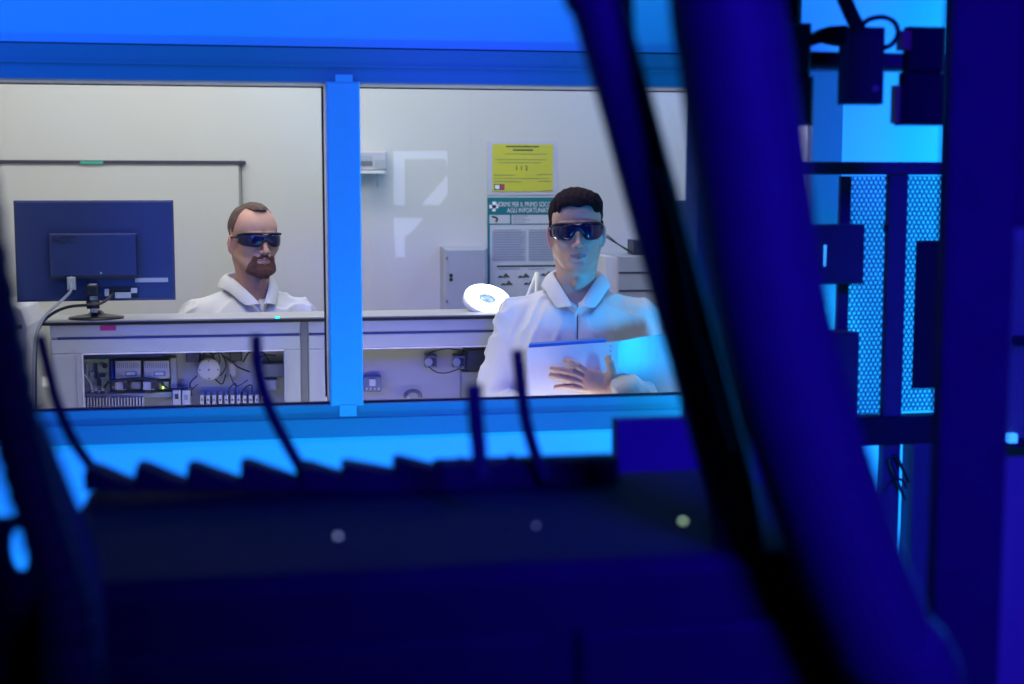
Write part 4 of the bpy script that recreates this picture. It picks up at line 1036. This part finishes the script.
for o in b1.children: o.location = Vector(o['_o']) - Vector(b1['_o'])
b2 = hp_box('control_box', 812, 334, 858, 420.5, YF-.06, YF+.0215, M['machine_veil'], None, .005); tag(b2, 'tall blue-black box in front of the mesh door, lower of two', 'box')
# far right grey mesh
fg = thing('mesh_screen', (px(1040, 300, 2.6).x, 2.6, 0), 'pale perforated screen at the far right edge', 'screen')
perf('perforated_sheet', 1013, 236, 1075, 440, 2.6, M['mesh_grey'], fg)
a = px(1013, 320, 2.6); b = px(1075, 440, 2.6)
MB().box((a.x, 2.66, 0), (b.x, 2.67, px(1013, 236, 2.6).z+.03)).build('dimming_plate', M['mesh_grey'], fg)  # plate added behind the mesh to dim the lit wall showing through
MB().box((a.x, 2.59, px(1013, 345, 2.6).z), (b.x, 2.61, px(1013, 336, 2.6).z)).box((b.x, 2.585, 0), (b.x+.03, 2.615, px(1013, 236, 2.6).z)).box((a.x, 2.585, px(1013, 446, 2.6).z), (b.x, 2.615, px(1013, 439, 2.6).z)).build('screen_frame', M['machine'], fg)
for u, v, s, lab in ((1012, 438, 4.5, 'small square glowing blue glint at the far right, below the mesh screen'), (938.5, 456, 1.8, 'tiny blue light on the enclosure\'s lower panel')):  # blue reflections and light gaps made as small glowing blocks
    p = px(u, v, 2.585 if s > 3 else YF-.002); r = s*p.y/1422
    tag(MB().cbox((p.x-r, p.y-.008, p.z-r*1.1), (p.x+r, p.y+.008, p.z+r*1.1), .001).build('light_spot', M['glint_blue'], None, origin=p), lab, 'indicator light')
wire('cable', [(884, 492), (888, 483), (896, 479), (903, 481), (906, 488)], YF-.01, .003, M['black'], 'small black cable loop on the enclosure\'s lower panel')
wire('cable', [(905, 500), (893, 470), (890, 459), (896, 456), (903, 470), (908, 482)], YF-.01, .0035, M['black'], 'black cable arch beside the enclosure\'s lower post')

def hose(name, pts, y, r, m, label, cat, group=None, dy=0.0, ribs=0):
    P = [px(u, v, y+dy*i) for i, (u, v) in enumerate(pts)]
    if pts[0][1] < 100:      # hangs from the ceiling
        d = (P[0]-P[1]).normalized(); top = Vector((P[0].x + d.x*.5, P[0].y, ZC-.002)); P = [top, P[0].lerp(top, .5)] + P
    if pts[-1][1] > 700: P += [Vector((P[-1].x, P[-1].y, .6)), Vector((P[-1].x, P[-1].y, .01))]
    rr = (lambda t: r*(1+.05*math.sin(t*ribs*2*math.pi))) if ribs else r
    o = MB().tube(P, rr, 20, 24 if ribs else 10).build(name, m, None, origin=P[-1]); return tag(o, label, cat, group)
# ------------------------------------------------------------------ motor gantry top right
YG = 2.45
def solid(name, boxes, y0, y1, m, label, cat, c=.006, group=None):
    mb = MB(); 
    for bx_ in boxes: pxbox(mb, *bx_, y0, y1, c)
    return tag(mb.build(name, m, None, origin=px((boxes[0][0]+boxes[0][2])/2, boxes[0][3], y0)), label, cat, group)
gb = solid('gantry_beam', [(745, 50, 960, 70)], YG, YG+.06, M['machine_veil'], 'dark horizontal beam carrying the motors at upper right', 'beam')
g1 = solid('drive_motor', [(847, 26, 884.5, 104)], YG-.035, YG-.0005, M['machine_veil'], 'square dark motor hanging at the middle of the upper beam', 'motor')
p = px(875, 88.5, YG-.035); MB().cyl((p.x, YG-.039, p.z), (p.x, YG-.034, p.z), .006, n=12).build('bolt', M['steel'], g1, origin=p).location
for o in g1.children: o.location = Vector(o['_o']) - Vector(g1['_o'])
g2 = solid('drive_motor', [(778, 22, 811.5, 76), (778, 76, 814, 125)], YG-.03, YG-.0005, M['machine_veil'], 'stepped dark motor at the left end of the upper beam', 'motor')
g3 = solid('drive_motor', [(906, 72, 945, 125), (911, 26, 945, 72)], YG-.03, YG-.0005, M['machine'], 'dark motor with pinkish edge plate at the right of the upper beam', 'motor')
for o, u0, v0, u1, v1 in ((g3, 896.5, 85, 900.5, 123), (g3, 902, 30, 912, 50)):
    k = pxbox(MB(), u0, v0, u1, v1, YG-.028, YG-.006, .002).build('edge_plate', M['brass'], g3); k.location = Vector(k['_o']) - Vector(g3['_o'])
k = pxbox(MB(), 900.5, 85, 906, 125, YG-.028, YG-.006, .002).build('flange', M['machine'], g3); k.location = Vector(k['_o']) - Vector(g3['_o'])
mb = MB(); pxprism(mb, [(812, 36), (830, 26), (847, 25), (847, 44), (830, 40), (812, 46)], YG-.03, YG+.02)
tag(mb.build('motor_bracket', M['machine'], None, origin=px(830, 44, YG)), 'small dark bracket bridging the two left motors', 'bracket')
hose('cable', [(833, -40), (842, -8), (850, 12), (858, 28)], YG-.04, .013, M['rubber'], 'thick black cable entering the middle motor from above', 'cable')
wire('cable', [(862, 26), (868, 20), (882, 17), (894, 22), (898, 33), (892, 44), (884, 48)], YG-.045, .0045, M['rubber'], 'thin black cable looping round the middle motor')
# hangers reach the ceiling
a = px(790, 22, YG); MB()
tag(MB().cbox((a.x-.02, YG+.005, a.z-.05), (a.x+.02, YG+.05, ZC), .003).build('hanger_post', M['machine'], None, origin=(a.x, YG, ZC)), 'dark hanger post rising from the left end of the upper beam', 'post')

# ------------------------------------------------------------------ big column, hoses
YP = 2.62
a = px(684, 300, YP+.08); b = px(796, 300, YP)
col = MB().cbox((a.x, YP, 0), (b.x, YP+.08, ZC-.001), .003).cbox((a.x+.03, YP-.03, 0), (b.x-.03, YP, ZC-.001), .006)
col = tag(col.build('machine_column', M['machine_veil'], None, origin=((a.x+b.x)/2, YP, 0)), 'tall blue-black machine column right of the window', 'column')
pm_ = MB().cbox((a.x-.03, YP-.04, 0), (b.x+.03, YP+.18, .02), .004).build('base_plate', M['machine'], col, origin=((a.x+b.x)/2, YP, 0)); pm_.location = (0, 0, 0)
hose('hose', [(582, -60), (598, 5), (625, 100), (652, 200), (682, 310), (713, 425), (733, 500), (741, 566)], 1.27, .0250, M['rubber'], 'thick black hose slanting across the right pane', 'hose')
hose('cable', [(626, -60), (634, 60), (668, 175), (690, 260), (712, 330), (735, 410), (750, 480), (758, 552)], 1.30, .0054, M['rubber'], 'thin black cable running along the slanting hose', 'cable')
hose('cable', [(655, 170), (678, 250), (690, 320), (708, 380), (730, 450)], 1.235, .0040, M['rubber'], 'short shiny cable strapped to the front of the slanting hose', 'cable')
hose('hose', [(722, -60), (735, 60), (752, 180), (770, 300), (800, 420), (848, 560), (880, 640), (915, 760)], 1.15, .0480, M['rubber'], 'thickest black hose hanging close in front of the column', 'hose')
# near right upright
YN = 1.45
a = px(936, 300, YN+.02); b = px(1013, 300, YN)
nc = MB().cbox((a.x, YN, 0), (b.x, YN+.02, ZC-.001), .002).build('upright_beam', M['machine'], None, origin=(a.x, YN, 0)); tag(nc, 'near dark upright beam at the right edge', 'beam')
a2 = px(1008, 228, YN); tag(MB().cbox((b.x+.0005, YN+.002, a2.z), (b.x+.15, YN+.12, ZC-.001), .004).build('cable_box', M['machine'], None, origin=(b.x, YN, a2.z)), 'black box hanging at the upper right corner beside the near beam', 'box')
# lower right block in front of column
bk = solid('valve_block', [(617, 421, 790, 1500)], 1.95, 1.98, M['machine_veil'], 'dark blue rectangular cabinet top low in front of the window\'s right end', 'cabinet', c=.003)

# ------------------------------------------------------------------ machine bed along the bottom
YD = 1.60
zt = px(300, 489, YD).z
bx0 = px(86, 500, YD).x; 
bx1 = px(845, 560, 1.30).x
bed = MB().cbox((bx0, 1.23, 0), (bx1, YD+.03, zt), .012)
bed = tag(bed.build('machine_bed', M['machine'], None, origin=(.5, 1.4, 0), bevel=.004), 'long black machine bed filling the bottom of the view', 'machine')
k = MB().cbox((bx0+.02, 1.215, .3), (.25, 1.231, zt-.06), .006).build('access_panel', M['machine'], bed); k.location = Vector(k['_o'])-Vector(bed['_o'])
k = MB().cbox((.28, 1.215, .3), (bx1-.04, 1.231, zt-.06), .006).build('access_panel', M['machine'], bed); k.location = Vector(k['_o'])-Vector(bed['_o'])
# guard plates (saw-tooth line)
teeth = [(83, 137, 470, 488, .0), (134, 190, 468, 487), (186, 243, 468, 485), (240, 300, 465, 483), (300, 345, 467, 478), (343, 398, 466, 475), (396, 440, 462, 471)]
for i, tt in enumerate(teeth):
    u0, u1, v0, v1 = tt[:4]
    mb = MB(); pxprism(mb, [(u0+1, 492), (u0, v0+3), (u0+4, v0), (u0+12, v0+1), (u1-1, v1), (u1, 492)], YD-.03+(i % 2)*.0005, YD+.02)
    tag(mb.build('chain_link', M['machine'], None, origin=px((u0+u1)/2, 492, YD), bevel=.002), '%s saw-tooth link of the cable chain along the machine bed, counted from the left' % ['first','second','third','fourth','fifth','sixth','seventh'][i], 'chain link', 'saw-tooth chain links on the machine bed')
for i in range(18):
    u = 441 + i*10; hgt = [460, 464, 459, 465, 457, 463, 465, 456, 463, 461, 464, 458, 464, 460, 464, 457, 463, 461][i]
    p = px(u, 492, YD); q = px(u, hgt+3, YD); r = .0058 + .001*(i % 3)
    tag(MB().cyl(p, q, r, r, 16).cyl(q, q+Vector((0, 0, .006)), r*.7, r*.4, 12).build('hose_fitting', M['machine'], None, origin=p), 'small black hose fitting in the row on the machine bed', 'fitting', 'hose fittings on the machine bed')
solid('manifold', [(438, 467, 620, 494)], YD-.025, YD+.025, M['machine'], 'low black manifold block carrying the row of hose fittings', 'manifold')
# thin cables standing up from the bed
wire('cable', [(40, 335), (47, 365), (56, 400), (72, 438), (92, 468), (103, 490)], 1.62, .0062, M['rubber'], 'thin dark cable curving up before the cabinet\'s left end')
wire('cable', [(256, 335), (258, 368), (268, 405), (284, 438), (300, 468), (306, 490)], 1.64, .0068, M['rubber'], 'thin dark cable curving up in front of the left bay')
wire('cable', [(474, 385), (476, 420), (479, 450), (480, 478)], 1.40, .0085, M['rubber'], 'blurred upright dark cable below the standing man, left of two')
wire('cable', [(517, 350), (521, 385), (526, 420), (534, 450), (546, 480)], 1.56, .0070, M['rubber'], 'dark curved cable below the standing man, right of two')
# left side
hose('hose', [(-46, 60), (-27, 200), (-9, 300), (7, 380), (20, 440), (34, 495), (53, 555), (69, 610), (76, 680), (80, 760)], 1.02, .0180, M['rubber'], 'thick dark hose curving down the left edge', 'hose', ribs=34)
hose('hose', [(30, 430), (54, 490), (74, 540), (86, 590), (88, 650), (88, 760)], 1.17, .0135, M['machine_veil'], 'blue-black hose passing behind the thick left hose', 'hose')
# side plate with an oval opening
yp = 1.42
mb = MB(); n = 40; c0 = px(18, 552, yp); rx = abs(px(27.5, 552, yp).x-c0.x); rz_ = abs(px(18, 575, yp).z-c0.z)
A0 = px(-90, 524, yp); A1 = px(88, 524, yp); vs = []
x0, x1, z1, z0 = A0.x, A1.x, A0.z, 0.9
for yq in (yp, yp+.02):
    inn = []; out = []
    for k_ in range(n):
        an = 2*math.pi*k_/n; cs, sn = math.cos(an), math.sin(an)
        inn.append((c0.x+rx*cs, yq, c0.z+rz_*sn))
        tx = ((x1-c0.x)/cs if cs > 1e-9 else (x0-c0.x)/cs if cs < -1e-9 else 1e9); tz = ((z1-c0.z)/sn if sn > 1e-9 else (z0-c0.z)/sn if sn < -1e-9 else 1e9)
        t_ = min(tx, tz); out.append((c0.x+t_*cs, yq, c0.z+t_*sn))
    vs += inn + out
fs = []
for k_ in range(n):
    j = (k_+1) % n
    fs += [(k_, n+k_, n+j, j), (2*n+k_, 2*n+j, 3*n+j, 3*n+k_), (k_, j, 2*n+j, 2*n+k_), (n+k_, 3*n+k_, 3*n+j, n+j)]
mb.add(vs, fs); mb.box((x0, yp, 0), (x0+.05, yp+.02, z0)); mb.box((x1-.05, yp, 0), (x1, yp+.02, z0))
tag(mb.build('side_plate', M['machine'], None, origin=(x0, yp, 0)), 'black side plate with an oval hole at the lower left', 'plate')
for u, v, m, r, lab in ((683, 520, 'led_green', .0028, 'pale green indicator glowing on the machine bed at the right'), (338, 535, 'led_dim', .0028, 'dim grey indicator on the machine bed at the left'), (536, 524, 'led_dim', .0015, 'faintest grey indicator on the machine bed between the other two')):
    # stands on the bed top
    d = (CM.to_3x3() @ Vector((u-512, 342-v, -FPX))).normalized(); t_ = (zt + .006 - CAMZ)/d.z; p = Vector((0, 0, CAMZ)) + d*t_
    il = tag(MB().lathe((p.x, p.y, zt), [(r*1.3, 0), (r*1.3, .004)], 12).build('light_spot', M['machine'], None, origin=(p.x, p.y, zt)), lab, 'indicator light')
    k = MB().lathe((p.x, p.y, zt+.004), [(r, 0), (r*.9, r*.6), (r*.4, r)], 12).build('indicator_dome', M[m], il, origin=(p.x, p.y, zt)); k.location = (0, 0, 0)
for o in list(COL.objects):
    if '_o' in o: del o['_o']
